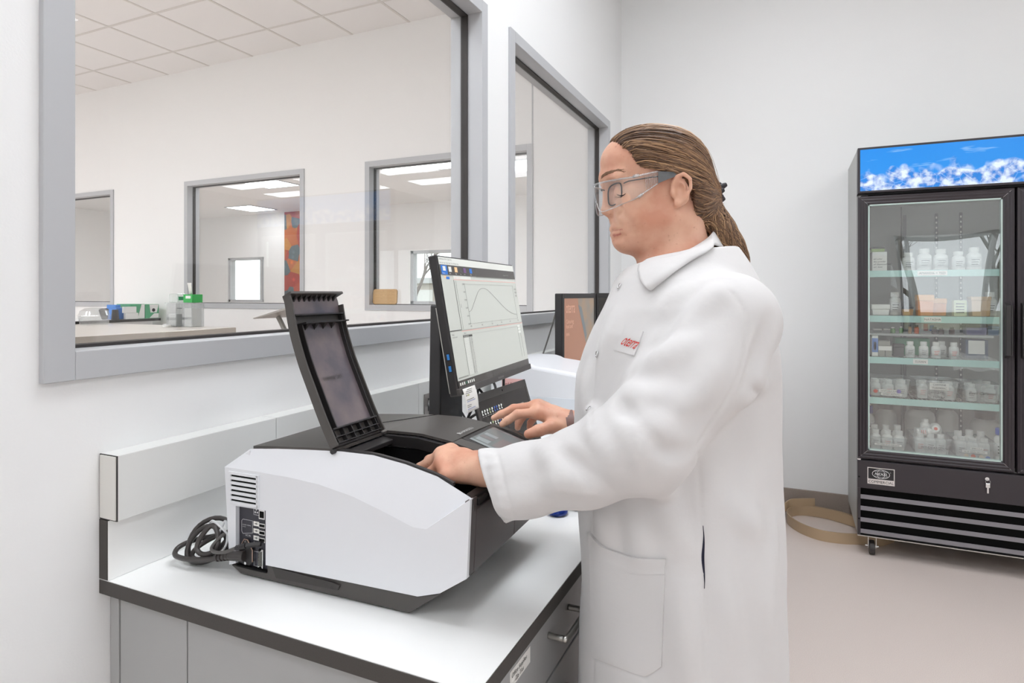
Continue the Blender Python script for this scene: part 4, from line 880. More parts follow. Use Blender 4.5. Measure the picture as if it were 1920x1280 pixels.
def bin_(x0, x1, z, h, y0, y1, label, tag_lines=(), hand=None, dots=()):
    w = x1-x0; d = y1-y0; t = thing('clear_bin', label, 'bin', ((x0+x1)/2, y0, z), group='clear bins in the fridge'); w2 = w/2; k = .012; th = .002
    def ring(i, zz): return [(-w2+k*(1-i)+th*0, k*(1-i), zz), (w2-k*(1-i), k*(1-i), zz), (w2-k*(1-i), d-k*(1-i), zz), (-w2+k*(1-i), d-k*(1-i), zz)]
    b = MB(); b.grid([ring(0, .001), ring(1, h), [(p[0]*1.03, p[1]+(.004 if p[1] > d/2 else -.004), h) for p in ring(1, h)], [(p[0]*1.03, p[1]+(.004 if p[1] > d/2 else -.004), h-.008) for p in ring(1, h)]], closed=True); b.f.append((3, 2, 1, 0)); b.m.append(0)
    b.build('bin_wall', clr, t)
    yf = lambda zz: k*(1-zz/h)-.0012
    for (s, xc, zz, sz, bw) in tag_lines:
        if bw: MB().box(xc-bw/2, xc+bw/2, yf(zz)-.0006, yf(zz), zz-sz*.35, zz+sz*1.05).build('label_strip', 'paper', t)
        q = MB(); q.text(s, (xc, yf(zz)-.001, zz), (1, 0, 0), (0, -k/h, 1), sz, 'CENTER', off=.0004); q.build('lettering', 'ink', t)
    if hand: q = MB(); q.text(hand[0], (hand[1], yf(hand[2])-.001, hand[2]), (1, 0, 0), (0, -k/h, 1), hand[3], 'CENTER', off=.0004, shear=.35); q.build('handwriting', 'ink', t)
    for (xc, zz, m) in dots: MB().cyl((xc, yf(zz)-.0008, zz), (xc, yf(zz), zz), .0105, n=18).build('colour_dot', m, t)
    return t
pur = mat('dot_violet', '7B69C0', .6); orn = mat('dot_orange', 'E4622C', .6); blu = mat('dot_blue', '2C6FC0', .6); tan = mat('dot_tan', 'C9B79C', .6)
ords = ['first', 'second', 'third', 'fourth', 'fifth', 'sixth', 'seventh', 'eighth']
# shelf D bins
dz = .847
bin_(.405, .598, dz, .105, 3.965, 4.16, 'clear bin at the left of the fridge shelf with red and violet dots', [('VEGETABLE JUICE', .0, .030, .011, .10), ('SWEET POTATO', .01, .012, .011, .10)], None, [(-.066, .030, red), (.045, .034, pur)])
bin_(.624, .818, dz, .105, 3.965, 4.16, 'clear bin in the middle of the fridge shelf marked ANNATTO and PAPRIKA', [('CARMINE', .012, .078, .014, .088), ('TURMERIC', .012, .060, .014, .088), ('ANNATTO', .008, .034, .014, 0), ('PAPRIKA', .012, .010, .014, 0)])
bin_(.842, 1.0, dz, .100, 3.965, 4.16, 'clear bin right on the fridge shelf with handwriting Beet Caramel', [], ('Beet Caramel', .0, .042, .021))
rr = random.Random(4)
for bi, (x0, x1, wh) in enumerate(((.412, .592, 'left bin on the shelf above the fridge floor'), (.634, .81, 'bin marked ANNATTO'), (.853, .99, 'bin with handwriting Beet Caramel'))):
    n = 0
    for yy in (4.0, 4.065):
        for k in range(3 if x1-x0 > .15 else 2):
            xx = x0+.027+k*(x1-x0-.054)/(2 if x1-x0 > .15 else 1); h = .088+.012*rr.random()
            bottle(xx, yy, dz+.004, h, .024, '%s white bottle %s in the %s' % (['left', 'middle', 'right'][k] if x1-x0 > .15 else ['left', 'right'][k], 'in front' if yy < 4.03 else 'behind', wh), group='white bottles in the clear bins', dot=red if (k+bi) % 2 else None)
# fridge floor bins
fz = .549
bin_(.405, .585, fz, .075, 3.965, 4.16, 'clear bin on the fridge floor at the left', [('NATURAL BLUE SPIRULINA', .0, .030, .009, .13)])
bin_(.612, .782, fz, .095, 3.95, 4.16, 'clear bin in the middle of the fridge floor marked BETA CAROTENE', [('BETA CAROTENE', .015, .035, .0165, 0)])
bin_(.797, .975, fz, .095, 3.95, 4.16, 'clear bin at the right of the fridge floor with orange and blue dots', [('SPIRULINA', .01, .052, .010, .055), ('BLUE GREEN YELLOW', .0, .034, .009, .11)], None, [(-.035, .014, tan), (-.005, .013, orn), (.03, .012, tan), (.058, .010, blu)])
for bi, (x0, x1, wh) in enumerate(((.410, .58, 'left bin on the fridge floor'), (.622, .772, 'bin marked BETA CAROTENE'), (.808, .965, 'right bin on the fridge floor'))):
    for yy in (4.0, 4.065):
        for k in range(3):
            xx = x0+.028+k*(x1-x0-.056)/2; h = (.096 if yy < 4.03 else .118)+.012*rr.random()
            bottle(xx, yy, fz+.004, h, .0245, '%s white bottle %s in the %s' % (['left', 'middle', 'right'][k], 'in front' if yy < 4.03 else 'behind', wh), group='white bottles in the clear bins', dot=red if (k+bi) % 3 == 1 else None)
bottle(.678, 4.03, fz+.105, .075, .022, 'white bottle standing on top of the bottles in the BETA CAROTENE bin', dot=red)
t = bottle(.735, 4.09, fz+.128, .105, .026, 'white bottle lying with its red-dotted cap to the front'); t.rotation_euler = (math.radians(84), 0, math.radians(-8))
MB().cyl((0, 0, .1052), (0, 0, .1060), .0085, n=16).build('cap_dot', red, t)
t = bottle(.640, 4.01, fz+.112, .085, .022, 'white bottle with orange label lying across the BETA CAROTENE bin', dot=red); t.rotation_euler = (math.radians(8), math.radians(82), 0)
# big jugs at the back of the fridge floor
for x, y, h, r, lab in ((.518, 4.24, .24, .055, 'large translucent jug with dark cap at left back of the fridge floor'), (.690, 4.25, .255, .075, 'large translucent jug with dark cap at middle back of the fridge floor'), (.825, 4.27, .26, .055, 'narrow-shouldered translucent jug with printed band beside the middle jug'), (1.0, 4.25, .215, .068, 'translucent jug with black cap at right of the fridge floor')):
    bottle(x, y, fz, h, r, lab, body=trans, capm=capd, lab=False, n=24)
bottle(.425, 4.21, fz, .205, .032, 'white bottle with blue cap behind the left floor bin', capm=blue); bottle(.425, 4.30, fz, .26, .032, 'taller bottle with blue cap at the back left of the fridge floor', capm=blue)
bottle(1.004, 4.0, fz, .165, .026, 'white bottle with blue cap right of the floor bins', capm=mat('cap_bright_blue', '2255C8', .5))
# shelf C: white bottles, boxes, bag
cz = 1.072
for k, (x, y) in enumerate(((.602, 3.99), (.665, 3.99), (.722, 3.99), (.760, 4.06), (.802, 3.99))):
    bottle(x, y, cz, .088, .0225, '%s white bottle from the left on the SUSAN shelf' % ords[k], group='white bottles on the SUSAN shelf', dot=red if k in (2, 4) else None)
def carton(x0, x1, y0, y1, z, h, label, mats, cat='box', stripes=()):
    t = thing('carton', label, cat, ((x0+x1)/2, y0, z)); w = x1-x0
    MB().box(-w/2, w/2, 0, y1-y0, 0, h).build('body', mats[0], t, bevel=.001)
    for i, (a0, a1, c0, c1, m) in enumerate(stripes): MB().box(-w/2+w*a0, -w/2+w*a1, -.0006, -.0001, h*c0, h*c1).build('print', m, t)
    return t
bxb = mat('box_blue', '4878C4', .5); grn = mat('box_green', '3E9A68', .5); gre = mat('box_grey', '9A968C', .6)
carton(.418, .447, 3.97, 4.08, cz, .115, 'slim blue and white box at the left of the SUSAN shelf', ['paper'], stripes=[(.0, 1, .2, .88, bxb), (.3, .7, .3, .7, 'paper')])
carton(.450, .514, 3.975, 4.09, cz, .062, 'grey-brown carton next to the slim blue box', [gre], stripes=[(.0, 1, .55, .92, 'paper'), (.47, .53, 0, .55, 'ink')])
carton(.452, .508, 3.99, 4.09, cz+.0625, .022, 'thin grey carton lying on the grey-brown carton', [gre])
tub(.552, 4.02, cz, .050, .05, .07, 'small dark jar among the white bottles of the SUSAN shelf', capd, capd, .25, 'jar', 'jar')
carton(.865, .965, 4.04, 4.14, cz, .100, 'dark blue box with white sheet on the SUSAN shelf', [mat('box_navy', '3B4A66', .5)], stripes=[(.12, .85, .25, .98, 'paper')])
carton(.55, .72, 4.14, 4.22, cz, .095, 'green carton behind the white bottles of the SUSAN shelf', [grn])
bg = thing('plastic_bag', 'crumpled clear plastic bag hanging over the SUSAN shelf front', 'bag', (.87, 3.945, 1.055))
nb = MB(); P = []
for i in range(9):
    s = i/8; row = []
    for j in range(13):
        u = j/12; row.append((-.08+.20*u, -.006-.010*math.sin(7*u+3*s)*s+.10*(1-s)*.5, .055*(1-s)*(1-.5*u)-.035*s+.006*math.sin(11*u+5*s)))
    P.append(row)
nb.grid(P); nb.build('film', glassy('bag_film', (.97, .98, .98), 1.5, .12, .05, .25), bg, smooth='all')
# thin shelf: vials and jars
tz = 1.1965
vm = [mat('vial_green', '5B9A46', .4), mat('vial_amber', 'B8842E', .4), mat('vial_orange', 'E3682A', .4), mat('vial_brown', '5E4238', .35), mat('vial_violet', '77709C', .4)]
for k, (x, h, r, m, cap, lab) in enumerate(((.535, .035, .012, 0, None, 'leftmost small green vial on the thin fridge shelf'), (.575, .040, .010, 0, None, 'second small green vial on the thin fridge shelf'), (.618, .050, .009, 1, capd, 'small amber vial on the thin fridge shelf'), (.650, .048, .012, 2, capd, 'small bright orange vial on the thin fridge shelf'), (.735, .038, .014, 3, capd, 'left brown jar on the thin fridge shelf'), (.765, .036, .014, 3, capd, 'middle brown jar on the thin fridge shelf'), (.815, .040, .014, 3, capd, 'right brown jar on the thin fridge shelf'))):
    bottle(x, 4.10, tz, h, r, lab, body=vm[m], capm=cap or hd_, lab=False, group='small vials on the thin fridge shelf')
tub(.925, 4.13, tz, .095, .08, .060, 'violet-grey tub on the thin fridge shelf', vm[4], capd, .3)
tub(1.0, 4.13, tz, .05, .08, .05, 'blue-grey tub at the right of the thin fridge shelf', mat('tub_slate', '56708E', .4), None, .25)
for k, x in enumerate((.46, .51)): tub(x, 4.12, tz, .042, .04, .024, '%s clear dish on the thin fridge shelf' % ['left', 'right'][k], 'clear', 'paper', .3, 'dish', 'dish')
carton(.66, .87, 4.19, 4.23, tz, .065, 'flat white carton with red and blue print leaning at the back of the thin shelf', ['paper'], stripes=[(.18, .28, .2, .8, red), (.32, .42, .2, .7, blu), (0, 1, .9, 1, bxb)])
# shelf B: tubs and jars
bz = 1.302
tub(.462, 4.03, bz, .085, .09, .060, 'white lidded tub at the left of the NATASHA shelf', 'paper', 'paper', .45)
om = mat('orange_powder', 'D9802F', .5)
for k, (x, y, w, h) in enumerate(((.672, 4.01, .075, .115), (.745, 4.06, .065, .095))): tub(x, y, bz, w, w, h, '%s orange-filled jar on the NATASHA shelf' % ['larger', 'smaller'][k], om, mat('jar_lid_orange', 'E0A05A', .4), .3, 'jar', 'jar')
tub(.595, 4.03, bz, .05, .05, .05, 'small amber jar left of the orange jars', vm[1], capd, .3, 'jar', 'jar')
carton(.805, .862, 4.0, 4.05, bz, .085, 'pale yellow-green noted carton on the NATASHA shelf', [mat('pale_lime', 'CBD3AF', .6)], stripes=[(.15, .8, .2+.18*k, .27+.18*k, 'ink') for k in range(4)])
tub(.925, 4.04, bz, .085, .08, .105, 'tan bag-like tub at the right of the NATASHA shelf', mat('tan_bag', 'C09A6E', .6), None, .2)
for k, x in enumerate((.545, .985)): bottle(x, 4.10, bz, .13, .03, '%s grey bottle at the back of the NATASHA shelf' % ['left', 'right'][k], body=trans)
# shelf A
az = 1.552
t = carton(.420, .492, 3.985, 4.12, az, .105, 'white carton with handwriting at the left of the top fridge shelf', ['paper'])
q = MB()
for k, s in enumerate(('oil color', 'dry powder', 'oil dispersed beta', 'sol. beet')): q.text(s, (-.030, -.0008, .062-k*.015), (1, 0, 0), (0, 0, 1), .0125, shear=.2)
q.build('handwriting', 'ink', t)
MB().box(-.036, .036, -.001, .136, .085, .1055).build('carton_lid', 'white', t, bevel=.001)
tub(.452, 4.05, az+.108, .068, .08, .026, 'dark flat case with lime front lying on the white carton', mat('lime_case', 'A9C67A', .5), capd, .35)
for k, (x, h, r) in enumerate(((.60, .10, .03), (.675, .12, .034), (.75, .115, .034), (.83, .10, .03), (.90, .12, .034))): bottle(x, 4.03, az, h, r, '%s pale bottle from the left on the top fridge shelf' % ords[k], group='pale bottles on the top fridge shelf')
# ---------------------------------------------------------------- coiled strip on the floor
t = thing('coiled_strip', 'tan flexible strip coiled on the floor between wall and fridge', 'strip', (.2, 4.2, 0))
path = spline([(.54, 4.10, 0), (.46, 4.00, 0), (.36, 3.975, 0), (.26, 3.945, 0), (.15, 3.950, 0), (.05, 4.027, 0), (-.015, 4.154, .001), (-.004, 4.27, .001), (.07, 4.345, .001), (.2, 4.34, .002), (.34, 4.26, .004), (.46, 4.15, .010), (.44, 4.03, .020), (.33, 4.02, .03), (.20, 3.99, .030), (.08, 4.06, .034), (-.025, 4.18, .040), (-.015, 4.30, .042), (.07, 4.372, .040), (.142, 4.378, .045)][:13], 8)
path2 = spline([(.46, 4.15, .012), (.40, 4.255, .010), (.30, 4.335, .008), (.2, 4.372, .008), (.08, 4.378, .014), (-.01, 4.33, .024), (-.04, 4.26, .036), (-.03, 4.24, .050), (.0, 4.30, .058), (.054, 4.335, .060), (.142, 4.372, .062)], 8)
def ribbon(pts, h, th):
    b = MB(); P = np.array(pts); T = np.gradient(P, axis=0); T[:, 2] = 0; T /= np.linalg.norm(T, axis=1, keepdims=True)+1e-9; N = np.c_[-T[:, 1], T[:, 0], 0*T[:, 0]]
    rows = []
    for p, n in zip(P, N):
        l = np.array([.2, 4.2, 0]); a = p-l
        rows.append([a+n*th, a-n*th, a-n*th*1.0+np.array([0, 0, h]), a+n*th*1.0+np.array([0, 0, h])])
    b.grid(rows, closed=True); k = len(b.v); b.f += [(3, 2, 1, 0), (k-4, k-3, k-2, k-1)]; b.m += [0, 0]; return b
sm = mat('strip_tan', 'B49C7E', .35)
ribbon(path, .062, .003).build('strip', sm, t, smooth=True); ribbon(path2, .05, .003).build('strip', sm, t, smooth=True)
# ---------------------------------------------------------------- things behind the glass
stt = mat('stainless', 'B5AEA6', .22, metal=1, bump=.04, bscale=300, stretch=(20, 1, 1)); ttop = mat('pale_worktop', 'E3DCD3', .3)
T = thing('steel_table', 'tall table with pale top and steel apron behind the large window', 'table', (-4.25, 0, 0))
MB().box(-1.75, 0, 1.2, 3.72, 1.118, 1.14).build('table_top', ttop, T, bevel=.002)
b = MB(); b.box(-.012, .004, 1.2, 3.724, 1.045, 1.138); b.box(-1.75, 0, 3.71, 3.724, 1.045, 1.138); b.build('apron', stt, T, bevel=.002)
for x in (-1.65, -.1):
    for y in (1.35, 3.55): MB().box(x-.03, x+.03, y-.03, y+.03, 0, 1.045).build('leg', stt, T)
B = thing('back_bench', 'bench with thin dark front edge behind the steel table', 'bench', (-6.0, 0, 0))
MB().box(-.75, 0, 1.0, 4.30, 1.140, 1.166).build('bench_top', 'white', B); MB().box(0, .006, 1.0, 4.302, 1.141, 1.1665).build('front_edge', 'ink', B); MB().box(-.70, -.05, 1.05, 4.25, 0, 1.140).build('cabinet_body', 'white', B)
bz = 1.167
t = thing('switch_plate', 'three-gang outlet plate with dark rims on the wall left of the middle far window', 'outlet', (-5.81, BY, 1.228))
MB().box(-.075, .075, -.006, -.0005, -.046, .046).build('face_plate', 'gasket', t, bevel=.002)
for k in range(3): MB().box(-.067+k*.047, -.027+k*.047, -.009, -.006, -.036, .036).build('rocker', 'paper', t)
gb = mat('glove_green', '4CA173', .5); gw = mat('glove_white', 'E4E4E0', .5)
t = thing('glove_box', 'green and white glove box with dark opening at the right end of the back bench', 'box', (-6.14, 4.24, bz))
MB().box(-.12, .10, -.075, .075, 0, .145).build('carton', gb, t, bevel=.003); MB().cyl((.1002, .015, .085), (.1012, .015, .085), .018, n=16).build('opening', 'matte', t)
MB().prism([(-.02, .06), (.05, .06), (.07, .142), (-.03, .142)], .1003, .1009, 'x').build('print_patch', gw, t); MB().prism([(-.03, .004), (.07, .004), (.07, .05), (.02, .05)], .1003, .1009, 'x').build('print_patch', gw, t)
t = thing('glove_box', 'green glove box with slanted white stripe next to the right-end box', 'box', (-6.14, 4.085, bz))
MB().box(-.12, .10, -.075, .075, 0, .15).build('carton', gb, t, bevel=.003); MB().prism([(.0, .004), (.073, .004), (.073, .146), (.04, .146)], .1003, .1009, 'x').build('print_patch', gw, t)
for k, lab in enumerate(('white carton at the bottom of the small stack on the back bench', 'white carton on top of the small stack on the back bench')):
    t = thing('white_carton', lab, 'box', (-6.03, 4.0-.02*k, bz+.063*k)); MB().box(-.004, .03, -.065+.005*k, .065, 0.0005, .062).build('carton', gw, t, bevel=.002); MB().box(-.0045, .0305, -.0655+.005*k, .0655, .045, .048).build('lid_line', 'ledge', t)
t = thing('blue_pack', 'blue glove pack left of the small white cartons', 'box', (-6.14, 3.93, bz)); MB().box(-.08, .08, -.05, .05, 0, .115).box(-.07, .07, -.05, .0, .115, .145).build('carton', mat('pack_blue', '4C86D2', .5), t, bevel=.004)
t = thing('dark_cup', 'dark cup standing upside down left of the blue pack', 'cup', (-6.03, 3.85, bz)); MB().lathe([(.034, 0), (.027, .095), (.024, .098), (0, .098)], 20).build('cup_wall', 'dk', t, smooth=True)
t = thing('dark_cup', 'dark cup lying tilted behind the clear container', 'cup', (-6.04, 3.755, bz+.016)); MB().lathe([(.026, 0), (.042, .09), (.038, .09), (.024, .004), (0, .004)], 20).build('cup_wall', 'dk', t, smooth=True); t.rotation_euler = (.3, .35, 0)
t = thing('clear_container', 'clear clamshell container with domed lid on the steel table', 'container', (-5.78, 3.50, 1.1405))
cl2 = glassy('clamshell', (.90, .91, .91), 1.5, .05, .06, .12, (.8, .8, .8))
b = MB(); rows = []
for r, z in ((.095, .001), (.108, .075), (.118, .078), (.118, .084), (.106, .086), (.095, .125), (.06, .15), (.0, .152)): rows.append([(r*(abs(math.cos(a))**.55)*math.copysign(1, math.cos(a)), r*(abs(math.sin(a))**.55)*math.copysign(1, math.sin(a)), z) for a in np.linspace(0, 6.2832, 33)[:-1]])
b.grid(rows[:3], closed=True); b.build('tray', cl2, t); b = MB(); b.grid(rows[3:], closed=True); b.build('lid', cl2, t)
ac = glassy('acrylic', (.92, .93, .93), 1.5, .02, .05, .10, (.9, .9, .9))
for k, (x, y, lab) in enumerate(((-4.80, 3.60, 'left clear acrylic dispenser on the steel table'), (-4.635, 3.62, 'right clear acrylic dispenser under the green tissue box'))):
    t = thing('acrylic_dispenser', lab, 'dispenser', (x, y, 1.1405)); b = MB(); w = .058
    for a in (((-w, -w), (w, -w)), ((w, -w), (w, w)), ((w, w), (-w, w)), ((-w, w), (-w, -w))):
        (xa, ya), (xb, yb) = a; b.box(min(xa, xb)-.0015, max(xa, xb)+.0015, min(ya, yb)-.0015, max(ya, yb)+.0015, 0, .20)
    b.build('acrylic_wall', ac, t); MB().box(-w-.012, w+.012, -w-.012, w+.012, .2, .205).build('top_plate', ac, t)
    MB().box(-w+.01, w-.01, -w+.01, w-.01, .002, .11+.05*k).build('wipes', gw, t, bevel=.006)
for k, (x, y) in enumerate(((-4.79, 3.49), (-4.90, 3.58))):
    t = thing('white_dish', ['white round dish in front of the left acrylic dispenser', 'white round dish left of the acrylic dispensers'][k], 'dish', (x, y, 1.1405)); MB().lathe([(.034, 0), (.036, .004), (.036, .016), (.03, .02), (0, .02)], 20).build('dish_shell', gw, t, smooth=True)
t = thing('tissue_box', 'bright green tissue box with white tissue on the acrylic dispenser', 'box', (-4.635, 3.62, 1.3465)); MB().box(-.055, .055, -.05, .05, 0, .07).build('carton', mat('tissue_green', '37A953', .5), t, bevel=.002)
MB().box(-.025, .035, -.0512, -.0502, .035, .058).box(.0502, .0512, -.03, .03, .035, .058).build('print_patch', gw, t)
b = MB(); b.grid([[(-.02+.035*math.sin(a)*(.4+s)*.5-.02*s, .012*math.cos(a*2)*(1-s*.5), .068+.10*s) for a in np.linspace(-1.5, 1.5, 9)] for s in np.linspace(0, 1, 6)]); b.build('tissue', 'paper', t, smooth='all').modifiers.new('thick', 'SOLIDIFY').thickness = .001
t = thing('wipe_box', 'pale translucent box with green print left of the tissue box', 'box', (-4.80, 3.60, 1.3465)); MB().box(-.05, .05, -.045, .045, 0, .075).build('carton', glassy('wipe_film', (.9, .95, .92), 1.4, .1, .05, .3), t, bevel=.006); MB().box(.0502, .0508, -.03, .03, .02, .05).build('print_patch', gb, t)
t = thing('tilted_tray', 'grey tilted panel on a slanted arm right behind the chamber lid', 'stand', (-2.98, 3.0, 0))
b = MB(); b.hexa([(-.13, -.14, 1.262), (.16, -.14, 1.325), (.16, .14, 1.325), (-.13, .14, 1.262), (-.135, -.14, 1.268), (.155, -.14, 1.34), (.155, .14, 1.34), (-.135, .14, 1.268)]); b.build('panel', mat('panel_grey', '97938C', .4), t, bevel=.002)
MB().tube([(-.06, 0, 1.272), (.04, 0, 1.12), (.04, 0, .02)], .016, 8).build('arm', mat('arm_grey', '8C8983', .4), t); MB().box(-.2, .25, -.2, .2, 0, .02).build('foot_plate', 'dk', t)
t = thing('bamboo_board', 'bamboo cutting board leaning in the corner of the far window', 'board', (-3.255, BY-.010, Z0+.051))
b = MB(); pts = []
for cx, cz, a0 in ((.105, .025, -90), (.105, .115, 0), (-.105, .115, 90), (-.105, .025, 180)):
    for a in range(0, 91, 15): q = math.radians(a0+a); pts.append((cx+.022*math.cos(q), cz+.022*math.sin(q)))
b.prism(pts, 0, .016, 'y'); o = b.build('board', mat('bamboo', 'D3AE7C', .5, var=.2, vscale=40, stretch=(1, 1, 12)), t, bevel=.003); t.rotation_euler = (math.radians(-4), 0, 0); t.location.y = BY+.028
b = MB()
for k in range(4): b.box(-.125+.01*k, .12, -.0006, -.0002, .03+.028*k, .0305+.028*k)
for k, (x, z) in enumerate(((-.04, .03), (.03, .058), (-.02, .086), (.07, .03))): b.box(x, x+.0006, -.0006, -.0002, z, z+.028)
b.build('strip_joints', mat('bamboo_joint', 'A9814F', .6), t)
# banner on the office wall far behind
t = thing('wall_banner', 'tall banner with orange and red berries on the distant office wall', 'poster', (-8.36, 8.99, 2.05))
bm = bpy.data.materials.new('berry_print'); bm.use_nodes = True; tt = bm.node_tree; bs = tt.nodes['Principled BSDF']; tc = nd(tt, 'ShaderNodeTexCoord'); vo = nd(tt, 'ShaderNodeTexVoronoi'); vo.inputs['Scale'].default_value = 4.6; vo.inputs['Randomness'].default_value = .9
tt.links.new(tc.outputs['Object'], vo.inputs[0]); cr = nd(tt, 'ShaderNodeValToRGB'); cr.color_ramp.interpolation = 'CONSTANT'
for k, (p, c) in enumerate(((0, 'E8792A'), (.3, '6B7F86'), (.45, 'D2452F'), (.68, 'EFA13A'), (.82, '58656B'), (.92, 'E2603C'))):
    e = cr.color_ramp.elements[k] if k < 2 else cr.color_ramp.elements.new(p); e.position = p; e.color = (*lin(c), 1)
sp3 = nd(tt, 'ShaderNodeSeparateColor'); tt.links.new(vo.outputs['Color'], sp3.inputs[0]); tt.links.new(sp3.outputs[0], cr.inputs[0])
mr = nd(tt, 'ShaderNodeMapRange'); mr.inputs[1].default_value = .05; mr.inputs[2].default_value = .24; mr.inputs[3].default_value = 1.1; mr.inputs[4].default_value = .55; tt.links.new(vo.outputs['Distance'], mr.inputs[0])
mx = nd(tt, 'ShaderNodeMix', data_type='RGBA', blend_type='MULTIPLY'); mx.inputs[0].default_value = 1; tt.links.new(cr.outputs[0], mx.inputs[6]); tt.links.new(mr.outputs[0], mx.inputs[7]); tt.links.new(mx.outputs[2], bs.inputs['Base Color']); bs.inputs['Roughness'].default_value = .4
MB().box(-.58, .58, -.012, 0, -.92, .96).build('print_panel', bm, t)
# ---------------------------------------------------------------- signed-distance modelling for the figure
import openvdb
class Vol:
    def __init__(s, xs, ys, zs):
        s.ax = [np.asarray(a, np.float32) for a in (xs, ys, zs)]
        s.a = np.full([len(q) for q in s.ax], 1.0, np.float32)
    def sub(s, lo, hi):
        sl = []
        for a, l, h in zip(s.ax, lo, hi):
            i, j = np.searchsorted(a, [l, h]); sl.append(slice(max(i-1, 0), min(j+1, len(a))))
        if any(q.stop-q.start < 1 for q in sl): return None, None
        g = np.meshgrid(*[a[q] for a, q in zip(s.ax, sl)], indexing='ij', sparse=True); return tuple(sl), g
    def op(s, fn, lo, hi, k=.0, cut=False):
        m = max(k, .012)*1.05+.004; sl, g = s.sub([q-m for q in lo], [q+m for q in hi])
        if sl is None: return
        d = fn(*g).astype(np.float32); A = s.a[sl]
        if cut:
            d = -d
            if k: h = np.maximum(k-np.abs(A-d), 0)/k; s.a[sl] = np.maximum(A, d)+h*h*k*.25
            else: s.a[sl] = np.maximum(A, d)
        else:
            if k: h = np.maximum(k-np.abs(A-d), 0)/k; s.a[sl] = np.minimum(A, d)-h*h*k*.25
            else: s.a[sl] = np.minimum(A, d)
    def cone(s, a, b, r1, r2, k=.0, cut=False):
        a = np.array(a, float); b = np.array(b, float); R = max(r1, r2)
        s.op(lambda x, y, z: f_cone(x, y, z, a, b, r1, r2), np.minimum(a, b)-R, np.maximum(a, b)+R, k, cut)
    def chain(s, P, R, k=.0, cut=False, kk=0):
        R = np.broadcast_to(np.array(R, float), (len(P),)); P = [np.array(p, float) for p in P]; mr = R.max()
        def f(x, y, z):
            d = None
            for i in range(len(P)-1):
                e = f_cone(x, y, z, P[i], P[i+1], R[i], R[i+1])
                if d is None: d = e
                elif kk: h = np.maximum(kk-np.abs(d-e), 0)/kk; d = np.minimum(d, e)-h*h*kk*.25
                else: d = np.minimum(d, e)
            return d
        s.op(f, np.min(P, 0)-mr, np.max(P, 0)+mr, k, cut)
    def ell(s, c, r, B=None, k=.0, cut=False):
        c = np.array(c, float); r = np.array(r, float); B = np.eye(3) if B is None else B; R = np.abs(B.T)@r
        s.op(lambda x, y, z: f_ell(x, y, z, c, r, B), c-R, c+R, k, cut)
    def mesh(s, band=None):
        a = s.a; bg = float(band or .012); g = openvdb.FloatGrid(bg); g.copyFromArray(np.clip(a, -bg, bg)); P, Q = g.convertToQuads(0.0)
        W_ = np.empty_like(P)
        for i in range(3): W_[:, i] = np.interp(P[:, i], np.arange(len(s.ax[i])), s.ax[i])
        return W_, Q
    def samp(s, P):
        ix = []; fr = []
        for i in range(3):
            t_ = np.interp(P[:, i], s.ax[i], np.arange(len(s.ax[i]))); j = np.clip(t_.astype(int), 0, len(s.ax[i])-2); ix.append(j); fr.append(t_-j)
        o = 0
        for a in (0, 1):
            for b in (0, 1):
                for c in (0, 1):
                    w = (fr[0] if a else 1-fr[0])*(fr[1] if b else 1-fr[1])*(fr[2] if c else 1-fr[2]); o = o+w*s.a[ix[0]+a, ix[1]+b, ix[2]+c]
        return o
    def grad(s, P, e=.003):
        G = np.stack([s.samp(P+np.eye(3)[i]*e)-s.samp(P-np.eye(3)[i]*e) for i in range(3)], 1); return G/(np.linalg.norm(G, axis=1, keepdims=True)+1e-9)
def f_cone(x, y, z, a, b, r1, r2):
    d = b-a; L2 = d@d+1e-12; t = np.clip(((x-a[0])*d[0]+(y-a[1])*d[1]+(z-a[2])*d[2])/L2, 0, 1)
    return np.sqrt((x-a[0]-t*d[0])**2+(y-a[1]-t*d[1])**2+(z-a[2]-t*d[2])**2)-(r1+(r2-r1)*t)
def f_ell(x, y, z, c, r, B):
    X, Y, Z = x-c[0], y-c[1], z-c[2]; q = [X*B[i, 0]+Y*B[i, 1]+Z*B[i, 2] for i in range(3)]
    n = np.sqrt(sum((q[i]/r[i])**2 for i in range(3)))+1e-9; g = np.sqrt(sum((q[i]/r[i]**2)**2 for i in range(3)))+1e-9
    return n*(n-1)/g
def qmesh(name, P, Q, mats, parent, base, smooth_it=0):
    if smooth_it:
        n = len(P); E = np.concatenate([Q[:, [i, (i+1) % 4]] for i in range(4)])
        for it in range(smooth_it):
            s_ = np.zeros_like(P); c_ = np.zeros(n)
            for i in range(3): s_[:, i] = np.bincount(E[:, 0], P[E[:, 1], i], n)+np.bincount(E[:, 1], P[E[:, 0], i], n)
            c_ = np.bincount(E[:, 0], minlength=n)+np.bincount(E[:, 1], minlength=n)
            P = P*.45+.55*s_/c_[:, None]
    me = bpy.data.meshes.new(name); n = len(Q); me.vertices.add(len(P)); me.vertices.foreach_set('co', (P-np.array(base)).astype(np.float32).ravel())
    me.loops.add(n*4); me.loops.foreach_set('vertex_index', Q.astype(np.int32).ravel()); me.polygons.add(n); me.polygons.foreach_set('loop_start', np.arange(0, 4*n, 4, dtype=np.int32))
    me.update(calc_edges=True); me.polygons.foreach_set('use_smooth', np.ones(n, bool))
    for m in mats: me.materials.append(m)
    o = bpy.data.objects.new(name, me); COL.objects.link(o)
    if parent: o.parent = parent
    return o, P
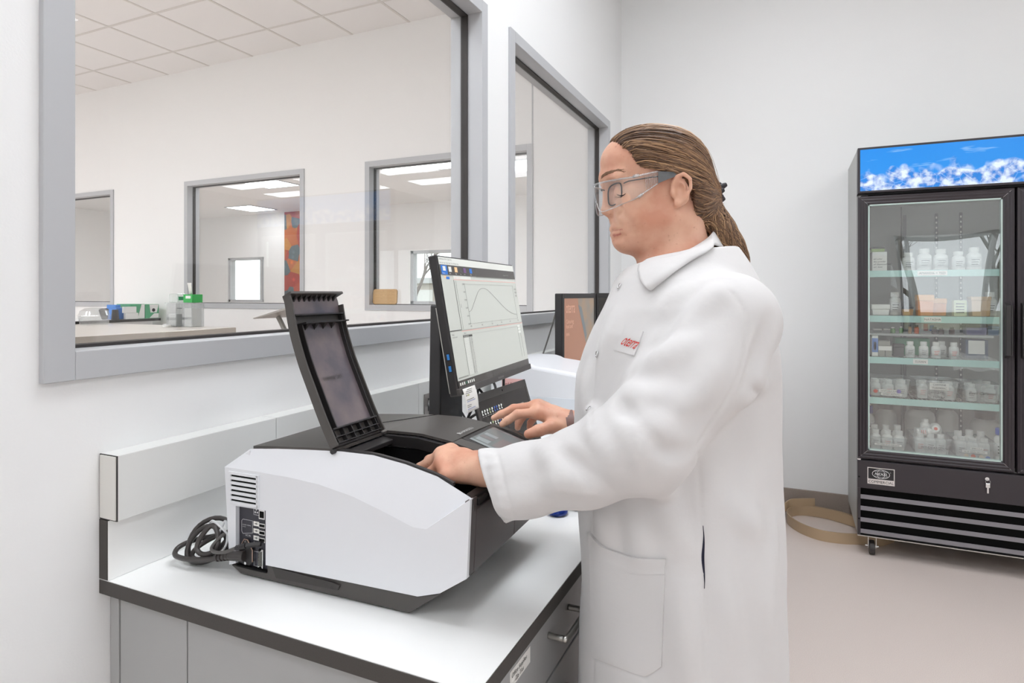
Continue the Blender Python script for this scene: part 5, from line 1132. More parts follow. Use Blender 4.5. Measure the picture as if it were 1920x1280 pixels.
# sight line through a picture point, used to find where on the modelled surface a seam or fold runs
_th = math.radians(24.47); _F = np.array([-math.sin(_th), math.cos(_th), 0]); _R = np.array([math.cos(_th), math.sin(_th), 0]); _O = np.array([0, 0, 1.424])
def sight(x, y): return _F+_R*(x-960)/1147+np.array([0, 0, 1.])*(550-y)/1147
def hit(vol, pts, t0=.7, t1=1.5):
    pts = np.array(pts, float); D = np.array([sight(*p) for p in pts]); ts = np.arange(t0, t1, .002); out = np.zeros((len(pts), 3))
    for i, d in enumerate(D):
        P = _O+d*ts[:, None]; v = vol.samp(P); ok = np.nonzero(v < 0)[0]
        t_ = ts[ok[0]] if len(ok) else t1
        if len(ok) and ok[0] > 0: a, b = v[ok[0]-1], v[ok[0]]; t_ = ts[ok[0]-1]+.002*a/(a-b)
        out[i] = _O+d*t_
    return out
PB = np.array([-.17, 1.10, 0])
PERSON = None
# ---------------------------------------------------------------- head frame (cm): f forward, l to her left, u up
_a = math.radians(25); hf = np.array([-math.cos(_a), -math.sin(_a), 0]); hl = np.array([math.sin(_a), -math.cos(_a), 0]); HC = np.array([-.206, 1.1034, 1.5885]); HB = np.array([hf, hl, [0, 0, 1.]])
def H0(f, l, u): return HC+(hf*f+hl*l+np.array([0, 0, 1.])*u)*.01
def H(f, l, u): return H0((f-1.57+.225*abs(l))/.974, l, u)     # profile measurements turned into the three-quarter head frame
def hell(V, c, r, k=.0, cut=False, pit=0):
    B = HB
    if pit: q = math.radians(pit); B = np.array([HB[0]*math.cos(q)+HB[2]*math.sin(q), HB[1], HB[2]*math.cos(q)-HB[0]*math.sin(q)])
    V.ell(H(*c), np.array(r)*.01, B, k, cut)
def hcone(V, a, b, r1, r2, k=.0, cut=False): V.cone(H(*a), H(*b), r1*.01, r2*.01, k, cut)
zs = np.r_[np.arange(-.01, 1.03, .012), np.arange(1.03, 1.735, .0021)]
V = Vol(np.arange(-.635, .06, .0021), np.arange(.80, 1.40, .0021), zs)
# torso, legs under the clothes
V.chain([(-.17, 1.10, 1.45), (-.17, 1.10, 1.30), (-.18, 1.10, 1.10), (-.17, 1.10, .92)], [.07, .125, .13, .14], .05)
for s in (-1, 1):
    V.chain([(-.17, 1.10+s*.085, .90), (-.18, 1.10+s*.09, .50), (-.16, 1.10+s*.09, .09)], [.085, .055, .036], .03)
    V.chain([(-.15, 1.10+s*.09, .045), (-.30, 1.10+s*.10, .028)], [.036, .026], .02)
# arms
V.chain([(-.09, .965, 1.385), (-.195, .868, 1.210), (-.275, .867, 1.162), (-.375, .882, 1.136), (-.462, .8965, 1.136)], [.045, .038, .036, .031, .026], .03, kk=.015)
V.chain([(-.10, 1.25, 1.385), (-.20, 1.345, 1.215), (-.34, 1.245, 1.163), (-.418, 1.205, 1.152)], [.045, .040, .032, .0255], .03, kk=.02)
# hands: palm wedge, knuckles, unequal bent fingers, opposed thumb
def hand(wrist, mcps, fingers, thumb, pr=.0125):
    for m in mcps: V.cone(wrist, m, .0205, .0112, .014)
    V.chain(mcps, [.0108, .0112, .0108, .0095], .012)
    mid = [np.array(wrist)*.45+np.array(m)*.55 for m in mcps]; V.chain(mid, pr, .014)
    for pts, r in fingers: V.chain(pts, r, .005, kk=.004)
    pts, r = thumb; V.chain(pts, r, .010, kk=.006)
Lw = (-.462, .8965, 1.136); LM = [(-.540, .928, 1.1495), (-.545, .906, 1.148), (-.533, .886, 1.138), (-.513, .868, 1.125)]
hand(Lw, LM, [([LM[0], (-.583, .927, 1.128), (-.598, .925, 1.102), (-.602, .924, 1.083)], [.0105, .0092, .0083, .0070]),
              ([LM[1], (-.586, .903, 1.120), (-.598, .902, 1.091), (-.600, .902, 1.070)], [.0105, .0095, .0085, .0072]),
              ([LM[2], (-.570, .880, 1.108), (-.580, .880, 1.082), (-.581, .881, 1.064)], [.0100, .0090, .0080, .0068]),
              ([LM[3], (-.543, .862, 1.098), (-.552, .862, 1.077), (-.554, .864, 1.062)], [.0090, .0078, .0070, .0060])],
     ([(-.485, .920, 1.128), (-.520, .945, 1.112), (-.552, .951, 1.096), (-.576, .946, 1.080)], [.016, .0125, .0108, .0088]))
Rw = (-.416, 1.2045, 1.1515); RM = [(-.476, 1.172, 1.1775), (-.489, 1.194, 1.187), (-.489, 1.214, 1.185), (-.478, 1.231, 1.176)]
hand(Rw, RM, [([RM[0], (-.516, 1.162, 1.1735), (-.535, 1.153, 1.1600), (-.544, 1.147, 1.1530)], [.0108, .0094, .0083, .0068]),
              ([RM[1], (-.537, 1.188, 1.1785), (-.562, 1.180, 1.1660), (-.577, 1.175, 1.1580)], [.0105, .0095, .0083, .0068]),
              ([RM[2], (-.522, 1.212, 1.164), (-.532, 1.204, 1.146), (-.531, 1.196, 1.137)], [.0100, .0090, .0080, .0066]),
              ([RM[3], (-.503, 1.231, 1.158), (-.513, 1.224, 1.144), (-.513, 1.216, 1.135)], [.0090, .0078, .0070, .0058])],
     ([(-.428, 1.186, 1.148), (-.441, 1.160, 1.1545), (-.460, 1.138, 1.1490), (-.4765, 1.127, 1.1430)], [.0165, .0130, .0115, .0095]))
# head
hell(V, (2.6, 0, 5.0), (8.5, 6.9, 7.6), .0)
hell(V, (7.0, 0, 6.7), (5.65, 5.5, 5.0), .02)
hell(V, (5.0, 0, .0), (6.0, 5.9, 6.2), .02)
for s in (-1, 1):
    hcone(V, (.8, s*4.7, -3.8), (8.0, s*1.0, -6.7), 2.1, 1.6, .03)
    hell(V, (6.9, s*3.4, -2.5), (2.7, 2.5, 2.9), .022)
    hell(V, (6.6, s*4.6, .2), (2.2, 1.4, 1.5), .018)
    hcone(V, (11.15, s*.5, 3.9), (9.1, s*4.2, 3.5), 1.25, 1.0, .014)
hell(V, (4.6, 0, -4.4), (4.8, 4.9, 3.4), .025)
hell(V, (8.25, 0, -6.75), (1.45, 1.9, 1.55), .014)
hell(V, (5.4, 0, -7.0), (3.4, 3.8, 2.3), .025)
hell(V, (7.4, 0, -4.6), (2.75, 3.1, 2.4), .014)
hcone(V, (-.3, 0, -2.5), (-.4, 0, -15.5), 5.3, 5.6, .03)
V.cone(H(-.4, 0, -15), (-.17, 1.10, 1.40), .056, .10, .04)
for s in (-1, 1): hell(V, (10.9, s*3.05, 1.7), (1.5, 1.8, 1.15), .010, True)
hcone(V, (11.25, 0, 2.4), (11.45, 0, -1.3), .80, .80, .010); hell(V, (11.45, 0, -1.75), (.98, .95, .85), .006)
for s in (-1, 1):
    hell(V, (10.55, s*1.05, -2.0), (.95, .62, .70), .006); hell(V, (10.95, s*.60, -2.72), (.42, .26, .28), .003, True)
hcone(V, (11.0, 0, -2.4), (10.35, 0, -3.6), .45, .45, .006)
for s in (-1, 1):
    # eyelids over the eyeball, lowered gaze
    hell(V, (8.7, s*3.15, 1.05), (1.34, 1.5, 1.30), .006)
    V.chain([H(10.6, s*1.9, .50), H(10.75, s*3.1, .22), H(10.1, s*4.4, .52)], .0022, .002, True)
    V.chain([H(10.3, s*1.9, 1.35), H(10.45, s*3.1, 1.62), H(9.7, s*4.3, 1.35)], .0010, .003, True)
    # ear
    hell(V, (-1.0, s*7.0, .7), (1.55, .62, 2.5), .006, pit=-12)
    V.chain([H(.05, s*6.9, 1.7), H(-.35, s*7.4, 2.9), H(-1.5, s*7.8, 3.35), H(-2.5, s*8.1, 2.5), H(-2.65, s*8.0, 1.0), H(-1.9, s*7.7, -.6), H(-.9, s*7.3, -1.6)], [.003, .0034, .0034, .0034, .0032, .0030, .0036], .004)
    hell(V, (-.55, s*7.1, -1.55), (.62, .42, .68), .005)
    V.chain([H(-.9, s*7.6, 2.3), H(-1.7, s*7.72, 1.2), H(-1.35, s*7.6, -.3), H(-.6, s*7.4, -.85)], .0026, .004)
    hell(V, (-.55, s*7.75, .55), (.62, .75, .95), .004, True); V.chain([H(-.4, s*7.85, 2.2), H(-1.5, s*8.0, 2.55), H(-2.2, s*8.15, 1.6)], .0022, .003, True)
    hell(V, (.15, s*6.95, .25), (.42, .5, .55), .005)
def mir(P): q = (np.array(P)-HC)@HB.T; q[:, 1] *= -1; return HC+q@HB
def facechain(px, r, off, k, cut, n=5):
    P = hit(V, spline(px, n), .85, 1.35); P = P+V.grad(P)*off
    for X in (P, mir(P)): V.chain(X, r, k, cut)
    return P
n_ = 16
up = facechain([(1148, 428), (1155, 426.5), (1163, 428), (1172, 430)], np.linspace(.0038, .0014, n_), -.0026, .007, False)
lo_ = facechain([(1151, 440), (1158, 438.5), (1165, 436), (1172, 432.5)], np.linspace(.0042, .0014, n_), -.0026, .007, False)
ml = facechain([(1147, 434), (1157, 432), (1166, 431), (1176, 432.5)], np.linspace(.0016, .0010, n_), .0006, .0025, True)
facechain([(1152, 446), (1158, 446), (1164, 444)], .0045, .0030, .008, True)
facechain([(1166, 402), (1176, 412), (1182, 424), (1184, 434)], np.r_[np.linspace(.0022, .0028, 8), np.linspace(.0028, .0012, 8)], .0024, .012, True)
facechain([(1161, 386), (1166, 392), (1165, 400), (1160, 404)], .0016, .0006, .005, True)
def earcut(px, r, off, k, n=4): P = hit(V, spline(px, n), .85, 1.35); P = P+V.grad(P)*off; V.chain(P, r, k, True); V.chain(mir(P), r, k, True)
earcut([(1275, 350), (1279, 357), (1278, 366), (1273, 371)], .0046, .0012, .004); earcut([(1269, 344), (1278, 337), (1287, 342), (1290, 354), (1287, 364)], .0019, .0006, .003)
_c = lambda h: lin(h)
skin = bpy.data.materials.new('skin'); skin.use_nodes = True; t = skin.node_tree; bs = t.nodes['Principled BSDF']
tc = nd(t, 'ShaderNodeTexCoord'); n1 = nd(t, 'ShaderNodeTexNoise'); n1.inputs['Scale'].default_value = 16; n1.inputs['Detail'].default_value = 4; t.links.new(tc.outputs['Object'], n1.inputs[0])
cr = nd(t, 'ShaderNodeValToRGB'); cr.color_ramp.elements[0].position = .36; cr.color_ramp.elements[0].color = (*lin('CB8F75'), 1); cr.color_ramp.elements[1].position = .66; cr.color_ramp.elements[1].color = (*lin('DFB197'), 1); t.links.new(n1.outputs[0], cr.inputs[0])
n2 = nd(t, 'ShaderNodeTexNoise'); n2.inputs['Scale'].default_value = 150; n2.inputs['Detail'].default_value = 2; t.links.new(tc.outputs['Object'], n2.inputs[0])
m2 = nd(t, 'ShaderNodeMapRange'); m2.inputs[1].default_value = .66; m2.inputs[2].default_value = .74; m2.inputs[3].default_value = 0; m2.inputs[4].default_value = .45; t.links.new(n2.outputs[0], m2.inputs[0])
mx = nd(t, 'ShaderNodeMix', data_type='RGBA'); t.links.new(m2.outputs[0], mx.inputs[0]); t.links.new(cr.outputs[0], mx.inputs[6]); mx.inputs[7].default_value = (*lin('B57F6A'), 1); t.links.new(mx.outputs[2], bs.inputs['Base Color'])
bs.inputs['Roughness'].default_value = .48; bs.inputs['Subsurface Weight'].default_value = .12; bs.inputs['Subsurface Radius'].default_value = (.010, .004, .002); bs.inputs['Subsurface Scale'].default_value = .6
bp = nd(t, 'ShaderNodeBump'); bp.inputs['Strength'].default_value = .12; bp.inputs['Distance'].default_value = .001; n3 = nd(t, 'ShaderNodeTexNoise'); n3.inputs['Scale'].default_value = 600; t.links.new(tc.outputs['Object'], n3.inputs[0]); t.links.new(n3.outputs[0], bp.inputs['Height']); t.links.new(bp.outputs[0], bs.inputs['Normal'])
lips = mat('lips', 'C07A6C', .4, sss=.1)
P_, Q_ = V.mesh()
PERSON, P_ = qmesh('person', P_, Q_, [skin, lips], None, PB, 1)
PERSON.location = PB
tag(PERSON, 'person in a white lab coat and clear safety glasses reaching into the spectrophotometer', 'person')
cen = P_[Q_].mean(1); hq = (cen-HC)@HB.T*100
def near(P, pts): return np.sqrt(((P[:, None]-np.array(pts)[None])**2).sum(2)).min(1)
sel = np.nonzero((hq[:, 0] > 6) & (hq[:, 2] < -3.8) & (hq[:, 2] > -6.6))[0]; lipm = np.zeros(len(cen), bool)
L2 = np.concatenate([up, mir(up), lo_, mir(lo_)]); L3 = np.concatenate([ml, mir(ml)]); w_ = np.tile(np.linspace(.0042, .0024, n_), 4); dd = np.sqrt(((cen[sel][:, None]-L2[None])**2).sum(2)); lipm[sel] = ((dd-w_[None]).min(1) < 0) | (near(cen[sel], L3) < .0017)
PERSON.data.polygons.foreach_set('material_index', lipm.astype(np.int32))
def pl(p): return np.array(p)-PB
# eyes, brows, nails
eyem = mat('eye_white', 'E6DCD6', .15); irm = mat('iris_brown', '4A3A2C', .15)
for s in (-1, 1):
    b = MB(); b.lathe([(.0118*math.sin(q), -.0118*math.cos(q)) for q in np.linspace(0, math.pi, 14)], 18); b.lathe([(.0056, .01055), (.003, .0117), (0, .0120)], 16, m=1)
    e = b.build('eye', [eyem, irm], PERSON, smooth='all'); d = hf*.93+np.array([0, 0, -.36]); e.rotation_mode = 'QUATERNION'; e.rotation_quaternion = Vector(d).to_track_quat('Z', 'Y'); e.location = pl(H(8.7, s*3.15, 1.05))
hm_d = mat('brow_hair', '8F6E55', .6)
rr = random.Random(2)
for s in (-1, 1):
    b = MB()
    for k in range(44):
        q = rr.random(); bs_ = H(11.95-3.0*q*q-.25*q, s*(1.1+3.3*q), 4.0+.35*math.sin(q*2.6)+rr.uniform(-.22, .22)-.2*q); pp = bs_.copy()
        d = (hl*s*.8-hf*.35*q+np.array([0, 0, .25]))*.006
        # follow the surface
        pts = []
        for j in range(4):
            x = (bs_+d*j)[None]; 
            for it in range(3): x = x-V.grad(x)*(V.samp(x)-.0006)[:, None]
            pts.append(pl(x[0]))
        b.tube(pts, [.0005, .00045, .0004, .0002], 4)
    b.build('eyebrow', hm_d, PERSON, smooth='all')
lash = hit(V, spline([(1157, 364), (1163, 366.5), (1169, 366), (1173, 363)], 5), .85, 1.35); lash = lash+V.grad(lash)*.0006
for X in (lash, mir(lash)):
    b = MB(); b.tube([pl(p) for p in X], np.r_[np.linspace(.0003, .0009, 8), np.linspace(.0009, .0005, len(X)-8)], 5)
    for p in X[3::2]: b.tube([pl(p), pl(p+hf*.004-np.array([0, 0, .0035])), pl(p+hf*.0075-np.array([0, 0, .0040]))], [.0003, .00025, .0001], 3)
    b.build('eyelash', mat('lash', '2E231E', .6), PERSON)
def nail(p0, p1, w, up):
    p0 = np.array(p0); p1 = np.array(p1); d = (p1-p0)/np.linalg.norm(p1-p0); up = np.array(up, float); up -= d*(up@d); up /= np.linalg.norm(up); sd = np.cross(d, up)
    rows = []
    for i in range(6):
        s = i/5; row = []
        for j in range(7):
            q = (j/6-.5)*2; row.append(pl(p1+d*(.0035-.012*(1-s))+sd*q*w*.62*(.8+.2*math.sin(math.pi*s))+up*(w*.98*math.sqrt(1-(q*.62)**2)+.0004-(.001*(1-s)**2)*2-.0022*s)))
        rows.append(row)
    b = MB(); b.grid(rows); return b.build('fingernail', mat('nail', 'DDB3A6', .25), PERSON, smooth='all')
nail((-.460, 1.138, 1.1490), (-.4765, 1.127, 1.1430), .0098, (-.1, -.75, .65))
# ---------------------------------------------------------------- lab coat
CV = Vol(np.arange(-.53, .075, .0032), np.arange(.74, 1.46, .0032), np.arange(.40, 1.58, .0032))
PR = np.array([  # z, front x, back x, half width, exponent
    (.36, -0.3570, .000, .235, 2.1), (.69, -0.3525, -.003, .222, 2.1), (.85, -0.3495, -.002, .212, 2.1), (.925, -0.3460, -.002, .207, 2.0), (.975, -0.3480, -.003, .204, 2.0), (1.033, -0.3520, -.007, .200, 2.0), (1.10, -0.3570, -.012, .196, 2.0), (1.18, -0.3620, -.0145, .194, 2.0), (1.25, -0.3620, -.0125, .193, 2.0), (1.28, -0.3590, -.012, .193, 2.0), (1.324, -0.3420, -.0128, .194, 2.0), (1.36, -0.3260, -.019, .192, 2.0), (1.40, -0.3070, -.031, .182, 2.0), (1.4455, -0.2880, -.046, .155, 2.0), (1.47, -0.2660, -.060, .128, 2.0), (1.50, -0.2440, -.080, .100, 2.0), (1.53, -0.2240, -.105, .07, 2.0), (1.60, -0.2140, -.13, .05, 2.0), (1.60, -0.2200, -.13, .05, 2)])
def torso(x, y, z):
    c = [np.interp(z, PR[:, 0], PR[:, i]) for i in range(1, 5)]; cx = (c[0]+c[1])/2; a = (c[1]-c[0])/2; b = c[2]; e = c[3]
    X = np.abs(x-cx)/a; Y = np.abs(y-1.10)/b; n = (X**e+Y**e)**(1/e)+1e-6
    g = np.sqrt((X**(e-1)/a)**2+(Y**(e-1)/b)**2)*n**(1-e)+1e-6
    w = .0022*np.sin(y*31+z*9+2)*np.cos(x*27-z*7)+.0016*np.sin(x*60+y*44+z*12)
    hem = np.clip((1.02-z)/.5, 0, 1)
    w = w+hem*.0085*np.sin(np.arctan2(y-1.10, x-cx)*7+z*1.5)
    return (n-1)/g+w
CV.op(torso, (-.42, .84, .36), (.05, 1.36, 1.56))
CV.op(lambda x, y, z: z-.43+0*x+0*y, (-.6, .7, .3), (.2, 1.5, .45), cut=True)
SLL = [(-.085, .965, 1.380), (-.125, .922, 1.310), (-.190, .868, 1.214), (-.275, .867, 1.1695), (-.375, .880, 1.133), (-.455, .893, 1.106), (-.60, .905, 1.06)]
CV.chain(SLL, [.076, .073, .069, .0565, .053, .0575, .0585], .028, kk=.022)
SLR = [(-.10, 1.245, 1.385), (-.150, 1.30, 1.30), (-.20, 1.345, 1.218), (-.28, 1.29, 1.185), (-.335, 1.256, 1.172)]
CV.chain(SLR, [.078, .075, .070, .056, .044], .03, kk=.04)
def plane_cut(p, n, lo, hi): n = np.array(n, float); n /= np.linalg.norm(n); CV.op(lambda x, y, z: -((x-p[0])*n[0]+(y-p[1])*n[1]+(z-p[2])*n[2]), lo, hi, cut=True)
cp = np.array([-.441, .891, 1.110]); cn = np.array([-.82, -.40, -.38])
plane_cut(cp, cn, (-.62, .75, .95), (-.39, 1.03, 1.30))
CV.chain([cp+np.array([.05, -.003, .018]), cp+np.array([-.12, .014, -.040])], [.050, .057], 0, True)
plane_cut((-.352, 1.243, 1.165), (-.85, -.5, -.1), (-.46, 1.14, 1.07), (-.34, 1.33, 1.24)) if False else None
# neck opening
CV.op(lambda x, y, z: (1.497+(x+.115)*.20)-z+0*y, (-.40, .95, 1.40), (.0, 1.25, 1.6), cut=True)
CV.chain([H(0, 0, -6), H(.6, 0, -12.2), H(2.4, 0, -13.8)], [.066, .062, .040], .006, True)
CV.chain([H(5.2, 0, -12.6), H(4.2, 0, -14.6)], [.038, .020], .006, True)
# folds and seams along the cloth
def along(px, n=6):
    P = hit(CV, spline(px, n)); ok = np.abs(CV.samp(P)) < .006      # drop sight lines that pass beside the cloth
    return P[ok] if ok.sum() > 2 else P
def ridge(px, r=.014, sink=.0075, k=.020):
    P = along(px, 4); G = CV.grad(P); m = len(P); s = np.sin(np.linspace(.12, math.pi-.12, m)); CV.chain(P-G*(sink+.006*(1-s))[:, None], r*(.55+.45*s), k)
def valley(px, r=.014, lift=.0055, k=.014):
    P = along(px, 4); G = CV.grad(P); m = len(P); s = np.sin(np.linspace(.12, math.pi-.12, m)); CV.chain(P+G*(lift+.005*(1-s))[:, None], r*(.5+.5*s), k, True)
for a in ([(1268, 596), (1240, 632), (1212, 668), (1185, 704)], [(1160, 752), (1172, 768), (1190, 786)], [(1446, 596), (1425, 660), (1396, 722)], [(1442, 686), (1424, 712), (1402, 738)], [(1230, 820), (1256, 842), (1290, 846)], [(1050, 848), (1080, 872), (1105, 905)]): valley(a)
for a in ([(1176, 728), (1215, 742), (1270, 742)], [(1178, 700), (1230, 672), (1290, 640)], [(1200, 776), (1240, 806), (1262, 840)], [(1165, 800), (1190, 830), (1200, 870)], [(1110, 812), (1140, 850), (1150, 895)], [(1010, 836), (1030, 862), (1050, 900)], [(1010, 918), (1060, 905), (1120, 915)], [(1290, 600), (1330, 560), (1352, 545)], [(1235, 590), (1262, 560), (1290, 540)], [(1340, 690), (1310, 740), (1260, 780)], [(1440, 620), (1420, 690), (1395, 750)], [(1400, 745), (1420, 720), (1440, 705)], [(940, 955), (975, 935), (1010, 938)], [(1105, 690), (1100, 740), (1108, 800)], [(1160, 590), (1140, 640), (1120, 700)]): ridge(a)
for a in ([(1180, 950), (1196, 1000), (1200, 1050)], [(1240, 925), (1256, 975), (1290, 1040)], [(1130, 960), (1134, 985), (1136, 1010)], [(1400, 900), (1412, 1060), (1428, 1270)], [(1370, 940), (1392, 970), (1430, 990)], [(1452, 980), (1440, 1120), (1446, 1270)], [(1345, 1080), (1360, 1160), (1352, 1270)], [(1280, 1080), (1284, 1180), (1290, 1270)]): ridge(a, .018, .0115, .024)
def seam(px, r=.0030): P = along(px, 6); CV.chain(P+CV.grad(P)*.0012, r, .003, True)
seam([(1372, 548), (1392, 580), (1399, 630), (1390, 690), (1362, 750), (1330, 800), (1306, 838)]); seam([(1309, 850), (1312, 920), (1318, 1000), (1318, 1080), (1322, 1180), (1324, 1276)])
seam([(1142, 560), (1122, 640), (1112, 720), (1108, 800)]); seam([(1111, 960), (1111, 1000), (1112, 1100), (1113, 1230), (1112, 1278)], .0024)
seam([(1112, 1231), (1150, 1246), (1185, 1259), (1211, 1267)]); seam([(1211, 1267), (1226, 1258), (1241, 1247)]); seam([(1112, 1012), (1135, 1037), (1165, 1051), (1200, 1062), (1249, 1066)], .0024)
seam([(926, 836), (940, 880), (952, 930), (966, 972)], .0022)
for k in range(8): q = k/7; a = np.array([905+34*q, 850+135*q]); ridge([a+(4, 0), a+(12, 2), a+(20, 5)], .006, .0045, .008)
coat = bpy.data.materials.new('coat_cotton'); coat.use_nodes = True; t = coat.node_tree; bs = t.nodes['Principled BSDF']; bs.inputs['Base Color'].default_value = (*lin('D5D3D2'), 1); bs.inputs['Roughness'].default_value = .85; bs.inputs['Specular IOR Level'].default_value = .2; bs.inputs['Sheen Weight'].default_value = .15
tc = nd(t, 'ShaderNodeTexCoord'); w1 = nd(t, 'ShaderNodeTexNoise'); w1.inputs['Scale'].default_value = 55; w1.inputs['Detail'].default_value = 6; t.links.new(tc.outputs['Object'], w1.inputs[0])
w2 = nd(t, 'ShaderNodeTexWave', wave_type='BANDS'); w2.inputs['Scale'].default_value = 420; w2.inputs['Distortion'].default_value = 1; t.links.new(tc.outputs['Object'], w2.inputs[0])
b1 = nd(t, 'ShaderNodeBump'); b1.inputs['Strength'].default_value = .22; b1.inputs['Distance'].default_value = .0025; t.links.new(w1.outputs[0], b1.inputs['Height'])
b2 = nd(t, 'ShaderNodeBump'); b2.inputs['Strength'].default_value = .10; b2.inputs['Distance'].default_value = .0006; t.links.new(w2.outputs[0], b2.inputs['Height']); t.links.new(b1.outputs[0], b2.inputs['Normal']); t.links.new(b2.outputs[0], bs.inputs['Normal'])
COATV = CV
Pc, Qc = CV.mesh()
COAT, Pc = qmesh('lab_coat', Pc, Qc, [coat], PERSON, PB, 1)
COAT['label'] = 'white knee-length lab coat with snaps'
# patches that lie on the cloth
def patch(name, quad, nu, nv, off, m, parent, edge=True, par=None):
    """quad: picture corners TL TR BR BL (or a function of s,t)"""
    f = quad if callable(quad) else (lambda s, t_: (np.array(quad[0])*(1-s)+np.array(quad[1])*s)*(1-t_)+(np.array(quad[3])*(1-s)+np.array(quad[2])*s)*t_)
    px = [f(i/nu, j/nv) for j in range(nv+1) for i in range(nu+1)]; P = hit(CV, px); G = CV.grad(P, .006)
    top = P+G*off; rows = [[pl(top[j*(nu+1)+i]) for i in range(nu+1)] for j in range(nv+1)]
    b = MB(); b.grid(rows[::-1])
    ring = [(j, 0) for j in range(nv+1)]+[(nv, i) for i in range(1, nu+1)]+[(j, nu) for j in range(nv-1, -1, -1)]+[(0, i) for i in range(nu-1, 0, -1)]
    o_ = [pl(top[j*(nu+1)+i]) for j, i in ring]; u_2 = [pl(P[j*(nu+1)+i]-G[j*(nu+1)+i]*.004) for j, i in ring]
    b.grid([o_+o_[:1], u_2+u_2[:1]]); return b.build(name, m, parent, smooth=True, ang=45)
tp = spline([(1107, 997), (1128, 1020), (1160, 1034), (1195, 1044), (1249, 1047)], 6); bt = np.array([(1112, 1231), (1150, 1246), (1185, 1259), (1211, 1267), (1226, 1258), (1241, 1247)], float)
def pk(s, t_):
    a = tp[min(int(s*(len(tp)-1)+.5), len(tp)-1)]; q = s*(len(bt)-1); i = min(int(q), len(bt)-2); c = bt[i]+(bt[i+1]-bt[i])*(q-i); return a*(1-t_)+c*t_
patch('hip_pocket', pk, 24, 24, .0030, coat, COAT)
patch('pocket_hem', lambda s, t_: pk(s, t_*.14), 24, 4, .0042, coat, COAT)
patch('chest_pocket', [(1174, 612), (1207, 622), (1191, 667), (1153, 656)], 12, 10, .0022, coat, COAT)
lg = [(1177, 631), (1206, 641), (1192, 655), (1164, 645)]
vs, fs = text_mesh('oterra', 'LEFT', 0, .95); xs_ = [v[0] for v in vs]; ys_ = [v[1] for v in vs]
pp = []
for x, y, z in vs:
    s = (x-min(xs_))/(max(xs_)-min(xs_)); t_ = 1-(y-0)/(max(ys_)-0); q = (np.array(lg[0])*(1-s)+np.array(lg[1])*s)*(1-t_)+(np.array(lg[3])*(1-s)+np.array(lg[2])*s)*t_; pp.append(q)
P = hit(CV, pp); G = CV.grad(P, .01); b = MB(); b.add([pl(p) for p in P+G*.0030], fs); b.build('logo_lettering', mat('logo_red', 'CF2610', .5), COAT)
navy = mat('navy_cloth', '16162C', .8)
patch('side_slit', lambda s, t_: (1318+3*math.sin(t_*9)*.4+(s-.5)*(1.2+4.2*math.sin(math.pi*t_)**2)+2*t_, 985+118*t_), 2, 18, .0006, navy, COAT)
for c in ((1162, 537), (1120.5, 664), (1104.5, 767)):
    P = hit(CV, [c]); G = CV.grad(P, .01)[0]; p = pl(P[0]+G*.001); u = np.cross(G, (0, 0, 1)); u /= np.linalg.norm(u); w = np.cross(G, u)
    b = MB(); b.tube([p+(u*math.cos(q)+w*math.sin(q))*.0044+G*.0008 for q in np.linspace(0, 2*math.pi, 22)[:-1]], .0009, 6, closed=True); b.build('snap', 'chrome', COAT, smooth='all')
# collar: stand and fall around the neck
th = np.linspace(-1, 1, 45)
cf = hit(CV, spline([(1338, 462), (1328, 472), (1300, 490), (1258, 520), (1221, 550)], 6)); cf = cf[np.abs(CV.samp(cf)) < .004]; cf = cf+CV.grad(cf, .01)*.007; cfq = (cf-HC)@HB.T*100
def colr(th_):
    s = math.copysign(1, th_) if th_ else 0; q = abs(th_); ang = math.radians(148)*q
    top = np.array([-1.9-6.6*math.cos(ang)+1.0*q, 6.5*math.sin(ang), -5.0-9.2*q**1.25]); base = top+np.array([.2, .1, -2.6+.4*q])
    e = max(q-.18, 0)/.82*(len(cfq)-1); i = min(int(e), len(cfq)-2); fall = cfq[i]+(cfq[i+1]-cfq[i])*(e-i)
    if q < .18: w = q/.18; fall = np.array([-11.2, 0, -8.4])*(1-w)+cfq[0]*w; fall[1] = cfq[0][1]*w
    for p in (top, base, fall): p[1] *= s
    return base, top, fall
rows = []
for q in th:
    b0, t1, f2 = colr(q); bow = np.array([0, 0, .55])
    seq = [b0, b0*.5+t1*.5, t1, t1*.8+f2*.2+bow, t1*.55+f2*.45+bow*.9, t1*.27+f2*.73+bow*.5, f2]; X = np.array([H0(*p) for p in seq])
    for it in range(3):
        d = CV.samp(X[3:]); G = CV.grad(X[3:], .008); X[3:] += G*np.clip(.0055-d, 0, .05)[:, None]
    rows.append([pl(p) for p in X])
b = MB(); b.grid(rows); o = b.build('collar', coat, COAT, smooth='all'); m = o.modifiers.new('s', 'SUBSURF'); m.levels = m.render_levels = 1; m = o.modifiers.new('t', 'SOLIDIFY'); m.thickness = .0028; m.offset = 1
# trousers and shoes below the hem
b = MB()
for s in (-1, 1): b.tube([pl((-.17, 1.10+s*.09, .62)), pl((-.178, 1.10+s*.092, .40)), pl((-.165, 1.10+s*.092, .06))], [.088, .072, .062], 16)
b.build('trousers', navy, PERSON, smooth='all')
for s in (-1, 1):
    rows = []
    for k, (x, w, h0) in enumerate(((-.095, .024, .055), (-.11, .036, .075), (-.16, .042, .08), (-.22, .045, .065), (-.29, .049, .05), (-.345, .042, .04), (-.368, .022, .028))):
        rows.append([pl((x, 1.10+s*.096+w*math.cos(q), .002+h0*.5+h0*.5*math.sin(q))) for q in np.linspace(0, 2*math.pi, 17)[:-1]])
    b = MB(); b.grid(rows, closed=True); n_ = 16; k = len(b.v); b.f += [tuple(range(16))[::-1], tuple(range(k-16, k))]; b.m += [0, 0]; b.build('shoe', 'blk2', PERSON, smooth='all')
